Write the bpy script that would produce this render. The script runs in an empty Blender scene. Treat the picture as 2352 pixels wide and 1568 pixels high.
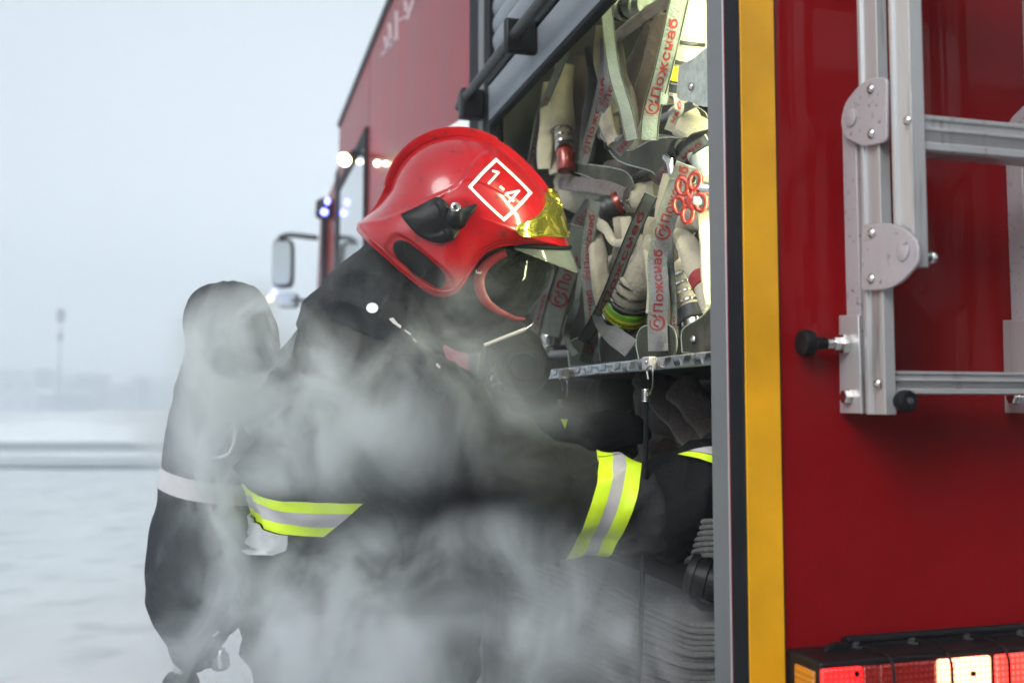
import bpy, bmesh, math, random
from mathutils import Vector, Matrix, noise
from mathutils.bvhtree import BVHTree
random.seed(7)
rad = math.radians
sc = bpy.context.scene
COL = sc.collection
# ---------------------------------------------------------------- camera, sky, sun
CAMH, F0, CX, CY = 1.25, 2286.7, 1176.0, 784.0
YAW, PITCH = rad(16.1), rad(3.78)
CAM = Vector((0, 0, CAMH))
RV = Vector((math.cos(YAW), -math.sin(YAW), 0))
FV = Vector((math.sin(YAW)*math.cos(PITCH), math.cos(YAW)*math.cos(PITCH), math.sin(PITCH)))
UV = Vector((-math.sin(YAW)*math.sin(PITCH), -math.cos(YAW)*math.sin(PITCH), math.cos(PITCH)))
cam = bpy.data.cameras.new('camera'); co = bpy.data.objects.new('camera', cam); COL.objects.link(co)
co.location = CAM; co.rotation_euler = (math.pi/2+PITCH, 0, -YAW)
cam.lens = 35; cam.sensor_width = 36; cam.clip_start = .05; cam.clip_end = 5000
cam.dof.use_dof = True; cam.dof.focus_distance = 1.5; cam.dof.aperture_fstop = 3.2
sc.camera = co
SUN_EL, SUN_AZ = rad(36), rad(-128)      # azimuth measured from +Y towards +X
w = bpy.data.worlds.new('World'); sc.world = w; w.use_nodes = True
nt = w.node_tree; nt.nodes.clear()
def wn(t, **k):
    n = nt.nodes.new(t)
    for a, b in k.items(): setattr(n, a, b)
    return n
sky = wn('ShaderNodeTexSky', sky_type='NISHITA', sun_disc=False, sun_elevation=SUN_EL, sun_rotation=SUN_AZ, dust_density=1.6, air_density=1.0, altitude=0)
bw = wn('ShaderNodeRGBToBW'); hs_ = wn('ShaderNodeVectorMath', operation='SCALE'); hs_.inputs[0].default_value = (.89, .99, 1.07)
geo = wn('ShaderNodeTexCoord'); nz = wn('ShaderNodeTexNoise'); nz.inputs['Scale'].default_value = 1.6; nz.inputs['Detail'].default_value = 3
mr = wn('ShaderNodeMapRange'); mr.inputs['From Min'].default_value = .3; mr.inputs['From Max'].default_value = .7
mr.inputs['To Min'].default_value = .86; mr.inputs['To Max'].default_value = 1.08
mul = wn('ShaderNodeVectorMath', operation='SCALE'); bg = wn('ShaderNodeBackground'); bg.inputs['Strength'].default_value = .15
out = wn('ShaderNodeOutputWorld')
L = nt.links.new
L(sky.outputs[0], bw.inputs[0]); L(bw.outputs[0], hs_.inputs['Scale']); L(geo.outputs['Generated'], nz.inputs['Vector']); L(nz.outputs['Fac'], mr.inputs['Value'])
dt = wn('ShaderNodeVectorMath', operation='DOT_PRODUCT'); dt.inputs[1].default_value = (math.sin(rad(6))*math.cos(rad(24)), math.cos(rad(6))*math.cos(rad(24)), math.sin(rad(24)))
nm = wn('ShaderNodeVectorMath', operation='NORMALIZE'); L(geo.outputs['Generated'], nm.inputs[0]); L(nm.outputs[0], dt.inputs[0])
m2 = wn('ShaderNodeMapRange', interpolation_type='SMOOTHSTEP'); m2.inputs['From Min'].default_value = .84; m2.inputs['From Max'].default_value = 1; m2.inputs['To Min'].default_value = .68; m2.inputs['To Max'].default_value = 1.30; L(dt.outputs['Value'], m2.inputs['Value'])
mm_ = wn('ShaderNodeMath', operation='MULTIPLY'); L(m2.outputs[0], mm_.inputs[0]); L(mr.outputs[0], mm_.inputs[1])
L(hs_.outputs[0], mul.inputs[0]); L(mm_.outputs[0], mul.inputs['Scale']); L(mul.outputs[0], bg.inputs['Color']); L(bg.outputs[0], out.inputs['Surface'])
sl = bpy.data.lights.new('sun', 'SUN'); sl.energy = 1.25; sl.angle = rad(30); sl.color = (1, .97, .93)
so = bpy.data.objects.new('sun', sl); COL.objects.link(so)
sd = Vector((math.sin(SUN_AZ)*math.cos(SUN_EL), math.cos(SUN_AZ)*math.cos(SUN_EL), math.sin(SUN_EL)))
so.rotation_euler = sd.to_track_quat('Z', 'Y').to_euler(); so.location = (-5, 0, 12)
sc.view_settings.view_transform = 'Standard'; sc.view_settings.look = 'None'
sc.view_settings.exposure = 1.08; sc.view_settings.gamma = 1
sc.cycles.use_denoising = True
try: sc.cycles.denoiser = 'OPENIMAGEDENOISE'; sc.cycles.denoising_input_passes = 'RGB_ALBEDO_NORMAL'
except Exception: pass
sc.cycles.max_bounces = 7; sc.cycles.diffuse_bounces = 3; sc.cycles.glossy_bounces = 3; sc.cycles.transmission_bounces = 5
sc.cycles.transparent_max_bounces = 12; sc.cycles.volume_bounces = 2; sc.cycles.caustics_reflective = False; sc.cycles.caustics_refractive = False
sc.cycles.use_adaptive_sampling = True; sc.cycles.adaptive_threshold = .04; sc.cycles.volume_step_rate = .85; sc.cycles.volume_max_steps = 64; sc.cycles.sample_clamp_indirect = 6

# ---------------------------------------------------------------- projection helpers (pixels of a 2352 x 1568 picture)
def ray(px, py): return FV + RV*((px-CX)/F0) + UV*((CY-py)/F0)
def cp(px, py, d): return CAM + ray(px, py)*d
def X(px, py, x): r = ray(px, py); return CAM + r*(x/r.x)
def Y(px, py, y): r = ray(px, py); return CAM + r*(y/r.y)
def Z(px, py, z): r = ray(px, py); return CAM + r*((z-CAMH)/r.z)
def dep(p): return (p-CAM).dot(FV)
XS = .59
YR = X(1712, 935, XS).y
# ---------------------------------------------------------------- materials
def mat(name, col, rough=.5, metal=0, coat=0, coat_r=.05, var=0, vscale=8, bump=0, bscale=60, emis=None, estr=0, spec=.5, dark=None, dscale=3, damt=0, stretch=None, sheen=0):
    m = bpy.data.materials.new(name); m.use_nodes = True; t = m.node_tree; b = t.nodes['Principled BSDF']
    b.inputs['Base Color'].default_value = (*col, 1); b.inputs['Roughness'].default_value = rough; b.inputs['Metallic'].default_value = metal
    b.inputs['Coat Weight'].default_value = coat; b.inputs['Coat Roughness'].default_value = coat_r; b.inputs['Specular IOR Level'].default_value = spec
    b.inputs['Sheen Weight'].default_value = sheen
    tc = t.nodes.new('ShaderNodeTexCoord'); src = tc.outputs['Object']
    if stretch:
        mp = t.nodes.new('ShaderNodeMapping'); mp.inputs['Scale'].default_value = stretch; t.links.new(src, mp.inputs[0]); src = mp.outputs[0]
    colout = None
    if var:
        n = t.nodes.new('ShaderNodeTexNoise'); n.inputs['Scale'].default_value = vscale; n.inputs['Detail'].default_value = 6; n.inputs['Roughness'].default_value = .65
        t.links.new(src, n.inputs['Vector'])
        r = t.nodes.new('ShaderNodeMapRange'); r.inputs['From Min'].default_value = .3; r.inputs['From Max'].default_value = .7
        r.inputs['To Min'].default_value = 1-var; r.inputs['To Max'].default_value = 1+var*.6; t.links.new(n.outputs['Fac'], r.inputs[0])
        mm = t.nodes.new('ShaderNodeVectorMath'); mm.operation = 'SCALE'; mm.inputs[0].default_value = col; t.links.new(r.outputs[0], mm.inputs['Scale'])
        colout = mm.outputs[0]
        rr = t.nodes.new('ShaderNodeMapRange'); rr.inputs['To Min'].default_value = max(.02, rough*(1-var*.6)); rr.inputs['To Max'].default_value = min(1, rough*(1+var*.6)); t.links.new(n.outputs['Fac'], rr.inputs[0]); t.links.new(rr.outputs[0], b.inputs['Roughness'])
    if dark:
        n2 = t.nodes.new('ShaderNodeTexNoise'); n2.inputs['Scale'].default_value = dscale; n2.inputs['Detail'].default_value = 8; t.links.new(src, n2.inputs['Vector'])
        r2 = t.nodes.new('ShaderNodeMapRange'); r2.inputs['From Min'].default_value = .62-damt*.25; r2.inputs['From Max'].default_value = .72; t.links.new(n2.outputs['Fac'], r2.inputs[0])
        mx = t.nodes.new('ShaderNodeMix'); mx.data_type = 'RGBA'; mx.inputs['B'].default_value = (*dark, 1); mx.inputs['A'].default_value = (*col, 1)
        if colout: t.links.new(colout, mx.inputs['A'])
        t.links.new(r2.outputs[0], mx.inputs['Factor']); colout = mx.outputs['Result']
    if colout: t.links.new(colout, b.inputs['Base Color'])
    if bump:
        n3 = t.nodes.new('ShaderNodeTexNoise'); n3.inputs['Scale'].default_value = bscale; n3.inputs['Detail'].default_value = 5; t.links.new(src, n3.inputs['Vector'])
        bp = t.nodes.new('ShaderNodeBump'); bp.inputs['Strength'].default_value = bump; bp.inputs['Distance'].default_value = .01; t.links.new(n3.outputs['Fac'], bp.inputs['Height'])
        t.links.new(bp.outputs[0], b.inputs['Normal'])
    if emis: b.inputs['Emission Color'].default_value = (*emis, 1); b.inputs['Emission Strength'].default_value = estr
    return m
M = {}
M['red'] = mat('red_paint', (.235, .0005, .0026), .5, spec=.05, coat=.34, coat_r=.03, var=.16, vscale=4, bump=.012, bscale=5)
M['red_side'] = mat('red_side_paint', (.22, .004, .008), .45, spec=.12, coat=.26, coat_r=.10, var=.3, vscale=2, stretch=(1, 3, .7))
M['helmet'] = mat('helmet_red', (.36, .002, .007), .35, spec=.3, coat=.8, coat_r=.12, var=.10, vscale=14, bump=.015, bscale=9, dark=(.16,.01,.01), dscale=60, damt=.08)
M['gold'] = mat('gold_visor', (.88, .80, .13), .10, metal=.92, bump=.008, bscale=5)
M['blk'] = mat('black_plastic', (.006, .006, .007), .45, spec=.22, var=.3, vscale=30, bump=.05, bscale=120)
M['rub'] = mat('black_rubber', (.010, .011, .014), .6, spec=.10, var=.25, vscale=18, bump=.08, bscale=40)
M['cloth'] = mat('black_turnout_cloth', (.030, .031, .032), .85, var=.45, vscale=7, bump=.8, bscale=34, spec=.12)
M['glove'] = mat('glove_cloth', (.008, .008, .009), .8, var=.3, vscale=20, bump=.3, bscale=70, spec=.12)
M['cover'] = mat('cylinder_cover_cloth', (.014, .017, .022), .85, var=.3, vscale=8, bump=.3, bscale=60, spec=.15)
M['lime'] = mat('lime_reflective', (.72, .95, .02), .55, var=.07, vscale=25, bump=.06, bscale=150, emis=(.7, 1, .02), estr=0.0)
M['silver'] = mat('silver_reflective', (.50, .47, .48), .5, var=.10, vscale=22, bump=.06, bscale=150)
M['white'] = mat('white_print', (.80, .80, .78), .4)
M['alu'] = mat('brushed_aluminium', (.56, .55, .55), .36, metal=.5, var=.16, vscale=14, bump=.03, bscale=200, stretch=(1, 1, .08), dark=(.22,.2,.19), dscale=40, damt=.12)
M['alug'] = mat('grey_anodised_frame', (.14, .143, .148), .62, metal=.0, var=.04, vscale=6, stretch=(1,1,.3), dark=(.12,.12,.12), dscale=190, damt=0, bump=.02, bscale=100)
M['plate'] = mat('painted_grey_plate', (.40, .36, .375), .48, metal=.2, var=.07, vscale=20, bump=.05, bscale=90, dark=(.10,.08,.07), dscale=130, damt=0)
M['steel'] = mat('steel', (.55, .54, .52), .22, metal=1, var=.2, vscale=40)
M['dark'] = mat('dark_metal', (.045, .047, .05), .5, metal=.4, var=.3, vscale=12, bump=.05)
M['inner'] = mat('compartment_lining', (.045, .045, .045), .55, metal=.4, var=.35, vscale=5, bump=.05)
M['shutter'] = mat('shutter_slat', (.22, .24, .265), .5, metal=.2, var=.08, vscale=5)
M['glass'] = mat('window_glass', (.16, .20, .22), .05, coat=1, spec=.9)
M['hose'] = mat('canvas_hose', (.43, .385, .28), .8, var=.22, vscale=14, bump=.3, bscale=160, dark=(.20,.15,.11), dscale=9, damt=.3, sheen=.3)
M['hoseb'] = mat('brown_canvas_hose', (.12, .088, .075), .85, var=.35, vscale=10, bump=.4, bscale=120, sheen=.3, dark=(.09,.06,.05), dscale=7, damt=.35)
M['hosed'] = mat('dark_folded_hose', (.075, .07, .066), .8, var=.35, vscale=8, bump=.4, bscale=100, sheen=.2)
M['strap'] = mat('grey_green_strap', (.19, .215, .185), .8, var=.14, vscale=40, bump=.3, bscale=220, dark=(.13,.13,.11), dscale=20, damt=.2)
M['strapg'] = mat('grey_strap', (.20, .20, .20), .8, var=.14, vscale=40, bump=.3, bscale=220, dark=(.12,.11,.11), dscale=20, damt=.2)
M['print'] = mat('red_print', (.27, .025, .02), .6, var=.5, vscale=90)
M['saddle'] = mat('galvanised_saddle', (.050, .049, .034), .55, spec=.18, var=.3, vscale=22, bump=.08, bscale=40, dark=(.12,.11,.09), dscale=15, damt=.25)
M['saddleb'] = mat('speckled_zinc_plate', (.50, .54, .47), .4, metal=.4, var=.35, vscale=70, bump=.1, bscale=80)
M['redm'] = mat('red_cast_handle', (.24, .014, .004), .28, metal=.35, coat=.7, var=.4, vscale=60, bump=.1, bscale=60)
M['green'] = mat('green_band', (.16, .42, .02), .3, var=.3, vscale=60)
M['yellow'] = mat('yellow_band', (.75, .60, .03), .3, var=.2, vscale=60)
M['stain'] = mat('red_stained_hose', (.30, .03, .03), .8, bump=.3, bscale=160, var=.3, vscale=40)
M['tread'] = mat('tread_plate_aluminium', (.50, .53, .57), .28, metal=.8, var=.2, vscale=30)
M['snow'] = mat('packed_snow', (.66, .70, .72), .8, var=.12, vscale=1.1, bump=.7, bscale=3.2, dark=(.46,.50,.52), dscale=2.2, damt=.4)
M['slush'] = mat('slushy_road', (.26, .30, .33), .6, var=.3, vscale=.5)
M['bank'] = mat('snow_bank_white', (.72, .75, .77), .85, var=.1, vscale=.4, bump=.6, bscale=1)
M['far'] = mat('distant_concrete', (.34, .40, .46), .9, var=.1, vscale=.05)
M['brick'] = mat('station_wall', (.035, .03, .03), .9, var=.3, vscale=.8)
M['gatered'] = mat('station_gate_red', (.16, .03, .02), .6, var=.2, vscale=1)
M['flap'] = mat('pale_matte_patch', (.52, .52, .52), .8, var=.06)
M['faded'] = mat('faded_white_print', (.42, .27, .29), .5)
M['skin'] = mat('skin', (.45, .27, .2), .55)
M['tyre'] = mat('tyre_rubber', (.02, .02, .02), .8, bump=.2)
def tape_mat():
    m = mat('yellow_contour_tape', (.95, .62, .012), .38, coat=.6, coat_r=.25)
    t = m.node_tree; b = t.nodes['Principled BSDF']; tc = t.nodes.new('ShaderNodeTexCoord')
    v = t.nodes.new('ShaderNodeTexVoronoi'); v.feature = 'DISTANCE_TO_EDGE'; v.inputs['Scale'].default_value = 380; v.inputs['Randomness'].default_value = .25
    t.links.new(tc.outputs['Object'], v.inputs['Vector'])
    r = t.nodes.new('ShaderNodeMapRange'); r.inputs['From Max'].default_value = .12; r.inputs['To Min'].default_value = .78; r.inputs['To Max'].default_value = 1
    t.links.new(v.outputs['Distance'], r.inputs[0])
    n = t.nodes.new('ShaderNodeTexNoise'); n.inputs['Scale'].default_value = 9; n.inputs['Detail'].default_value = 5; t.links.new(tc.outputs['Object'], n.inputs['Vector'])
    r2 = t.nodes.new('ShaderNodeMapRange'); r2.inputs['From Min'].default_value = .3; r2.inputs['From Max'].default_value = .7; r2.inputs['To Min'].default_value = .82; r2.inputs['To Max'].default_value = 1.12; t.links.new(n.outputs['Fac'], r2.inputs[0])
    k = t.nodes.new('ShaderNodeMath'); k.operation = 'MULTIPLY'; t.links.new(r.outputs[0], k.inputs[0]); t.links.new(r2.outputs[0], k.inputs[1])
    s = t.nodes.new('ShaderNodeVectorMath'); s.operation = 'SCALE'; s.inputs[0].default_value = (.92, .44, .004); t.links.new(k.outputs[0], s.inputs['Scale'])
    cn = t.nodes.new('ShaderNodeTexNoise'); cn.inputs['Scale'].default_value = 26; cn.inputs['Detail'].default_value = 9; cn.inputs['Roughness'].default_value = .7; t.links.new(tc.outputs['Object'], cn.inputs['Vector'])
    sx = t.nodes.new('ShaderNodeSeparateXYZ'); t.links.new(tc.outputs['Object'], sx.inputs[0]); hz_ = t.nodes.new('ShaderNodeMapRange'); hz_.inputs['From Min'].default_value = .7; hz_.inputs['From Max'].default_value = 1.35; hz_.inputs['To Min'].default_value = .64; hz_.inputs['To Max'].default_value = .74; t.links.new(sx.outputs['Z'], hz_.inputs[0])
    gt = t.nodes.new('ShaderNodeMath'); gt.operation = 'GREATER_THAN'; t.links.new(cn.outputs['Fac'], gt.inputs[0]); t.links.new(hz_.outputs[0], gt.inputs[1])
    mxc = t.nodes.new('ShaderNodeMix'); mxc.data_type = 'RGBA'; mxc.inputs['B'].default_value = (.06, .035, .01, 1); t.links.new(s.outputs[0], mxc.inputs['A']); t.links.new(gt.outputs[0], mxc.inputs['Factor'])
    t.links.new(mxc.outputs['Result'], b.inputs['Base Color'])
    bp = t.nodes.new('ShaderNodeBump'); bp.inputs['Strength'].default_value = .25; bp.inputs['Distance'].default_value = .002; t.links.new(v.outputs['Distance'], bp.inputs['Height']); t.links.new(bp.outputs[0], b.inputs['Normal'])
    return m
M['tape'] = tape_mat()
def clear_mat(name, tint, alpha, rough=.1, haze=.2):
    m = bpy.data.materials.new(name); m.use_nodes = True; t = m.node_tree; t.nodes.clear()
    o = t.nodes.new('ShaderNodeOutputMaterial'); tr = t.nodes.new('ShaderNodeBsdfTransparent'); tr.inputs[0].default_value = (*tint, 1)
    p = t.nodes.new('ShaderNodeBsdfPrincipled'); p.inputs['Base Color'].default_value = (haze, haze*1.03, haze, 1); p.inputs['Roughness'].default_value = rough; p.inputs['Coat Weight'].default_value = 1
    lw = t.nodes.new('ShaderNodeLayerWeight'); lw.inputs[0].default_value = .35
    r = t.nodes.new('ShaderNodeMapRange'); r.inputs['To Min'].default_value = alpha; r.inputs['To Max'].default_value = min(1, alpha+.5); t.links.new(lw.outputs['Facing'], r.inputs[0])
    mx = t.nodes.new('ShaderNodeMixShader'); t.links.new(r.outputs[0], mx.inputs[0]); t.links.new(tr.outputs[0], mx.inputs[1]); t.links.new(p.outputs[0], mx.inputs[2]); t.links.new(mx.outputs[0], o.inputs[0])
    return m
M['shield'] = clear_mat('clear_visor', (.86, .92, .84), .22, .15, .30)
M['lens'] = clear_mat('mask_lens', (.62, .66, .64), .20, .08, .05)
def lens_mat(name, base, em, strg, glow_c=None):
    m = mat(name, base, .18, coat=1); t = m.node_tree; b = t.nodes['Principled BSDF']; tc = t.nodes.new('ShaderNodeTexCoord')
    sp = t.nodes.new('ShaderNodeSeparateXYZ'); t.links.new(tc.outputs['Object'], sp.inputs[0])
    outs = []
    for ax in ('X', 'Z'):
        a = t.nodes.new('ShaderNodeMath'); a.operation = 'MULTIPLY'; a.inputs[1].default_value = 900; t.links.new(sp.outputs[ax], a.inputs[0])
        s = t.nodes.new('ShaderNodeMath'); s.operation = 'SINE'; t.links.new(a.outputs[0], s.inputs[0]); outs.append(s)
    ad = t.nodes.new('ShaderNodeMath'); ad.operation = 'MAXIMUM'; t.links.new(outs[0].outputs[0], ad.inputs[0]); t.links.new(outs[1].outputs[0], ad.inputs[1])
    r = t.nodes.new('ShaderNodeMapRange'); r.inputs['From Min'].default_value = 1; r.inputs['From Max'].default_value = .2; r.inputs['To Min'].default_value = strg*.35; r.inputs['To Max'].default_value = strg*1.3
    t.links.new(ad.outputs[0], r.inputs[0]); t.links.new(r.outputs[0], b.inputs['Emission Strength']); b.inputs['Emission Color'].default_value = (*em, 1)
    bp = t.nodes.new('ShaderNodeBump'); bp.inputs['Strength'].default_value = .6; bp.inputs['Distance'].default_value = .001; t.links.new(ad.outputs[0], bp.inputs['Height']); t.links.new(bp.outputs[0], b.inputs['Normal'])
    return m
M['lred'] = lens_mat('lit_red_lens', (.5, .01, .01), (1, .012, .012), 1.6)
M['lhot'] = lens_mat('hot_red_lens', (.5, .05, .03), (1, .24, .13), 4.4)
M['lgrid'] = lens_mat('lit_grid_lens', (.5, .02, .02), (1, .03, .02), 2.4)
M['ldim'] = lens_mat('dim_amber_lens', (.16, .008, .006), (1, .03, .01), .06)
M['lamb'] = lens_mat('amber_side_lens', (.40, .13, .01), (1, .35, .02), .06)
M['lampw'] = mat('white_lamp', (1, 1, 1), emis=(1, .86, .50), estr=7)
M['lampb'] = mat('blue_beacon_lamp', (.2, .2, 1), emis=(.16, .18, 1), estr=5)
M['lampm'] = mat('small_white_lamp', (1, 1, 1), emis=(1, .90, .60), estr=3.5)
M['strip'] = mat('led_strip', (1, 1, 1), emis=(.95, 1, .60), estr=42)

# ---------------------------------------------------------------- mesh helpers
class MB:
    def __init__(s): s.v = []; s.f = []
    def add(s, vs, fs):
        o = len(s.v); s.v += [Vector(v) for v in vs]; s.f += [tuple(i+o for i in f) for f in fs]; return s
    def box(s, x0, x1, y0, y1, z0, z1):
        v = [(x, y, z) for x in (x0, x1) for y in (y0, y1) for z in (z0, z1)]
        return s.add(v, [(0,1,3,2), (4,6,7,5), (0,4,5,1), (2,3,7,6), (0,2,6,4), (1,5,7,3)])
    def prism(s, poly, vec):
        n = len(poly); vec = Vector(vec); a = [Vector(p) for p in poly]
        s.add(a+[p+vec for p in a], [tuple(range(n))[::-1], tuple(range(n, 2*n))]+[(i, (i+1) % n, n+(i+1) % n, n+i) for i in range(n)]); return s
    def tube(s, pts, radii, seg=14, flat=1, fdir=None, cap=True, round_cap=False):
        pts = [Vector(p) for p in pts]
        if not isinstance(radii, (list, tuple)): radii = [radii]*len(pts)
        if round_cap:
            t0 = (pts[0]-pts[1]).normalized(); t1 = (pts[-1]-pts[-2]).normalized(); r0, r1 = radii[0], radii[-1]
            a = [(pts[0]+t0*r0*math.sin(q), r0*math.cos(q)) for q in (1.45, 1.1, .7, .35)]
            b = [(pts[-1]+t1*r1*math.sin(q), r1*math.cos(q)) for q in (.35, .7, 1.1, 1.45)]
            pts = [p for p, _ in a]+pts+[p for p, _ in b]; radii = [r for _, r in a]+list(radii)+[r for _, r in b]
        n = len(pts); vs = []; ref = None
        for i, p in enumerate(pts):
            t = (pts[min(i+1, n-1)]-pts[max(i-1, 0)]).normalized()
            if fdir is not None: nn = Vector(fdir)
            elif ref is None: nn = Vector((0, 0, 1)) if abs(t.z) < .9 else Vector((1, 0, 0))
            else: nn = ref
            nn = (nn-t*nn.dot(t)).normalized(); ref = nn; sd_ = t.cross(nn)
            r = radii[i]
            for k in range(seg):
                a = 2*math.pi*k/seg; vs.append(p+sd_*(r*math.cos(a))+nn*(r*flat*math.sin(a)))
        fs = [(i*seg+k, i*seg+(k+1) % seg, (i+1)*seg+(k+1) % seg, (i+1)*seg+k) for i in range(n-1) for k in range(seg)]
        if cap: fs += [tuple(range(seg))[::-1], tuple(range((n-1)*seg, n*seg))]
        return s.add(vs, fs)
    def lathe(s, A, B, prof, seg=28):       # prof: (t along A->B in 0..1, radius in m)
        A = Vector(A); B = Vector(B); ax = (B-A); t = ax.normalized(); nn = Vector((0, 0, 1)) if abs(t.z) < .9 else Vector((1, 0, 0))
        nn = (nn-t*nn.dot(t)).normalized(); sd_ = t.cross(nn); vs = []
        for q, r in prof:
            for k in range(seg):
                a = 2*math.pi*k/seg; vs.append(A+ax*q+sd_*(max(r, 1e-5)*math.cos(a))+nn*(max(r, 1e-5)*math.sin(a)))
        n = len(prof)
        fs = [(i*seg+k, i*seg+(k+1) % seg, (i+1)*seg+(k+1) % seg, (i+1)*seg+k) for i in range(n-1) for k in range(seg)]
        fs += [tuple(range(seg))[::-1], tuple(range((n-1)*seg, n*seg))]
        return s.add(vs, fs)
    def ribbon(s, pts, width, nvec, th=.0015, curl=0):
        n = len(pts); vs = []
        for i, p in enumerate(pts):
            t = (pts[min(i+1, n-1)]-pts[max(i-1, 0)]).normalized(); nn = nvec(p, i/(n-1)) if callable(nvec) else Vector(nvec)
            nn = (nn-t*nn.dot(t)).normalized(); sd_ = t.cross(nn); wd = width[i] if isinstance(width, list) else width
            for q in (-1, -.5, 0, .5, 1): vs.append(p+sd_*wd*.5*q+nn*(th*.5+curl*(1-q*q)))
            for q in (1, .5, 0, -.5, -1): vs.append(p+sd_*wd*.5*q+nn*(-th*.5+curl*(1-q*q)))
        fs = [(i*10+k, i*10+(k+1) % 10, (i+1)*10+(k+1) % 10, (i+1)*10+k) for i in range(n-1) for k in range(10)]
        fs += [tuple(range(10))[::-1], tuple(range((n-1)*10, n*10))]
        return s.add(vs, fs)
    def build(s, name, m, parent=None, sharp=35, bevel=0, smooth=True):
        me = bpy.data.meshes.new(name)
        o = bpy.data.objects.new(name, me); COL.objects.link(o)
        piv = Vector((0, 0, 0))
        me.from_pydata([tuple(v) for v in s.v], [], s.f); me.validate(); me.update()
        bm = bmesh.new(); bm.from_mesh(me); bmesh.ops.recalc_face_normals(bm, faces=bm.faces); bm.to_mesh(me); bm.free()
        if smooth: me.shade_smooth(); me.set_sharp_from_angle(angle=rad(sharp))
        me.materials.append(m if not isinstance(m, str) else M[m])
        if bevel:
            b = o.modifiers.new('bevel', 'BEVEL'); b.width = bevel; b.segments = 2; b.limit_method = 'ANGLE'; b.angle_limit = rad(40)
        if parent: o.parent = parent
        return o
def tag(o, label=None, cat=None, group=None, kind=None):
    if label: o['label'] = label
    if cat: o['category'] = cat
    if group: o['group'] = group
    if kind: o['kind'] = kind
    return o
def empty(name, label, cat, group=None, loc=(0, 0, 0)):
    o = bpy.data.objects.new(name, None); COL.objects.link(o); o.empty_display_size = .1
    return tag(o, label, cat, group)
def cr(pts, n=8):        # Catmull-Rom through points (lists or Vectors)
    P = [Vector(p) for p in pts]; P = [P[0]*2-P[1]]+P+[P[-1]*2-P[-2]]; o = []
    for i in range(1, len(P)-2):
        for k in range(n):
            t = k/n; a, b, c, d = P[i-1], P[i], P[i+1], P[i+2]
            o.append(.5*((2*b)+(c-a)*t+(2*a-5*b+4*c-d)*t*t+(3*b-a-3*c+d)*t**3))
    o.append(P[-2]); return o
def lerp(a, b, t): return a+(b-a)*t
def interp(lst, n=8):
    o = []
    for i in range(len(lst)-1):
        for k in range(n): o.append(lerp(lst[i], lst[i+1], k/n))
    return o+[lst[-1]]
def text2d(body, size=1, bold=.0, space=1):
    c = bpy.data.curves.new('t', 'FONT'); c.body = body; c.size = size; c.offset = bold; c.space_character = space; c.resolution_u = 3
    o = bpy.data.objects.new('t', c); COL.objects.link(o)
    dg = bpy.context.evaluated_depsgraph_get(); dg.update(); me = bpy.data.meshes.new_from_object(o.evaluated_get(dg))
    bm = bmesh.new(); bm.from_mesh(me); bmesh.ops.triangulate(bm, faces=bm.faces)
    bm.verts.index_update(); vs = [(v.co.x, v.co.y) for v in bm.verts]; fs = [tuple(v.index for v in f.verts) for f in bm.faces]; bm.free()
    bpy.data.objects.remove(o); bpy.data.curves.remove(c); bpy.data.meshes.remove(me)
    return vs, fs
def remesh(mb, voxel, smooth=6):
    me = bpy.data.meshes.new('tmp'); me.from_pydata([tuple(v) for v in mb.v], [], mb.f); me.update()
    bm = bmesh.new(); bm.from_mesh(me); bmesh.ops.recalc_face_normals(bm, faces=bm.faces); bm.to_mesh(me); bm.free()
    o = bpy.data.objects.new('tmp', me); COL.objects.link(o)
    r = o.modifiers.new('r', 'REMESH'); r.mode = 'VOXEL'; r.voxel_size = voxel; r.adaptivity = 0
    if smooth: k = o.modifiers.new('s', 'SMOOTH'); k.factor = .6; k.iterations = smooth
    dg = bpy.context.evaluated_depsgraph_get(); dg.update(); res = bpy.data.meshes.new_from_object(o.evaluated_get(dg))
    bpy.data.objects.remove(o); bpy.data.meshes.remove(me); return res
def mesh_object(name, me, m, parent=None):
    me.name = name; me.materials.clear(); me.materials.append(M[m] if isinstance(m, str) else m); me.shade_smooth()
    o = bpy.data.objects.new(name, me); COL.objects.link(o)
    if parent: o.parent = parent
    return o
def chain(mb, items, n=5, seg=18):       # items: (px, py, depth, radius m)
    pts = [cp(a, b, c) for a, b, c, _ in items]; P = cr(pts, n); R = interp([i[3] for i in items], n)
    mb.tube(P, R, seg=seg, round_cap=True); return P

# ---------------------------------------------------------------- ground, roads, distance
g = MB()
N = 60
def gz(x, y):
    d = math.hypot(x, y); return -.0 + (noise.noise(Vector((x*.5, y*.5, 0)))*.02 + noise.noise(Vector((x*2, y*2, 3)))*.008)*(1 if d < 60 else 0)
rs = [0, .5, 1, 1.5, 2, 2.5, 3, 3.5, 4, 4.5, 5, 5.5, 6, 6.6, 7.3, 8, 9, 10, 12, 14, 17, 20, 26, 34, 45, 60, 100, 200, 400, 900, 2500]
A_ = 96; vs = [(0, 0, 0)]; fs = []
for r in rs[1:]:
    for k in range(A_):
        a = 2*math.pi*k/A_; vs.append((r*math.cos(a), r*math.sin(a), gz(r*math.cos(a), r*math.sin(a))))
for k in range(A_): fs.append((0, 1+k, 1+(k+1) % A_))
for i in range(len(rs)-2):
    for k in range(A_): fs.append((1+i*A_+k, 1+i*A_+(k+1) % A_, 1+(i+1)*A_+(k+1) % A_, 1+(i+1)*A_+k))
tag(g.add(vs, fs).build('snow_ground', 'snow'), kind='structure')
HF = Vector((math.sin(YAW), math.cos(YAW), 0)); HR = RV
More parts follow.
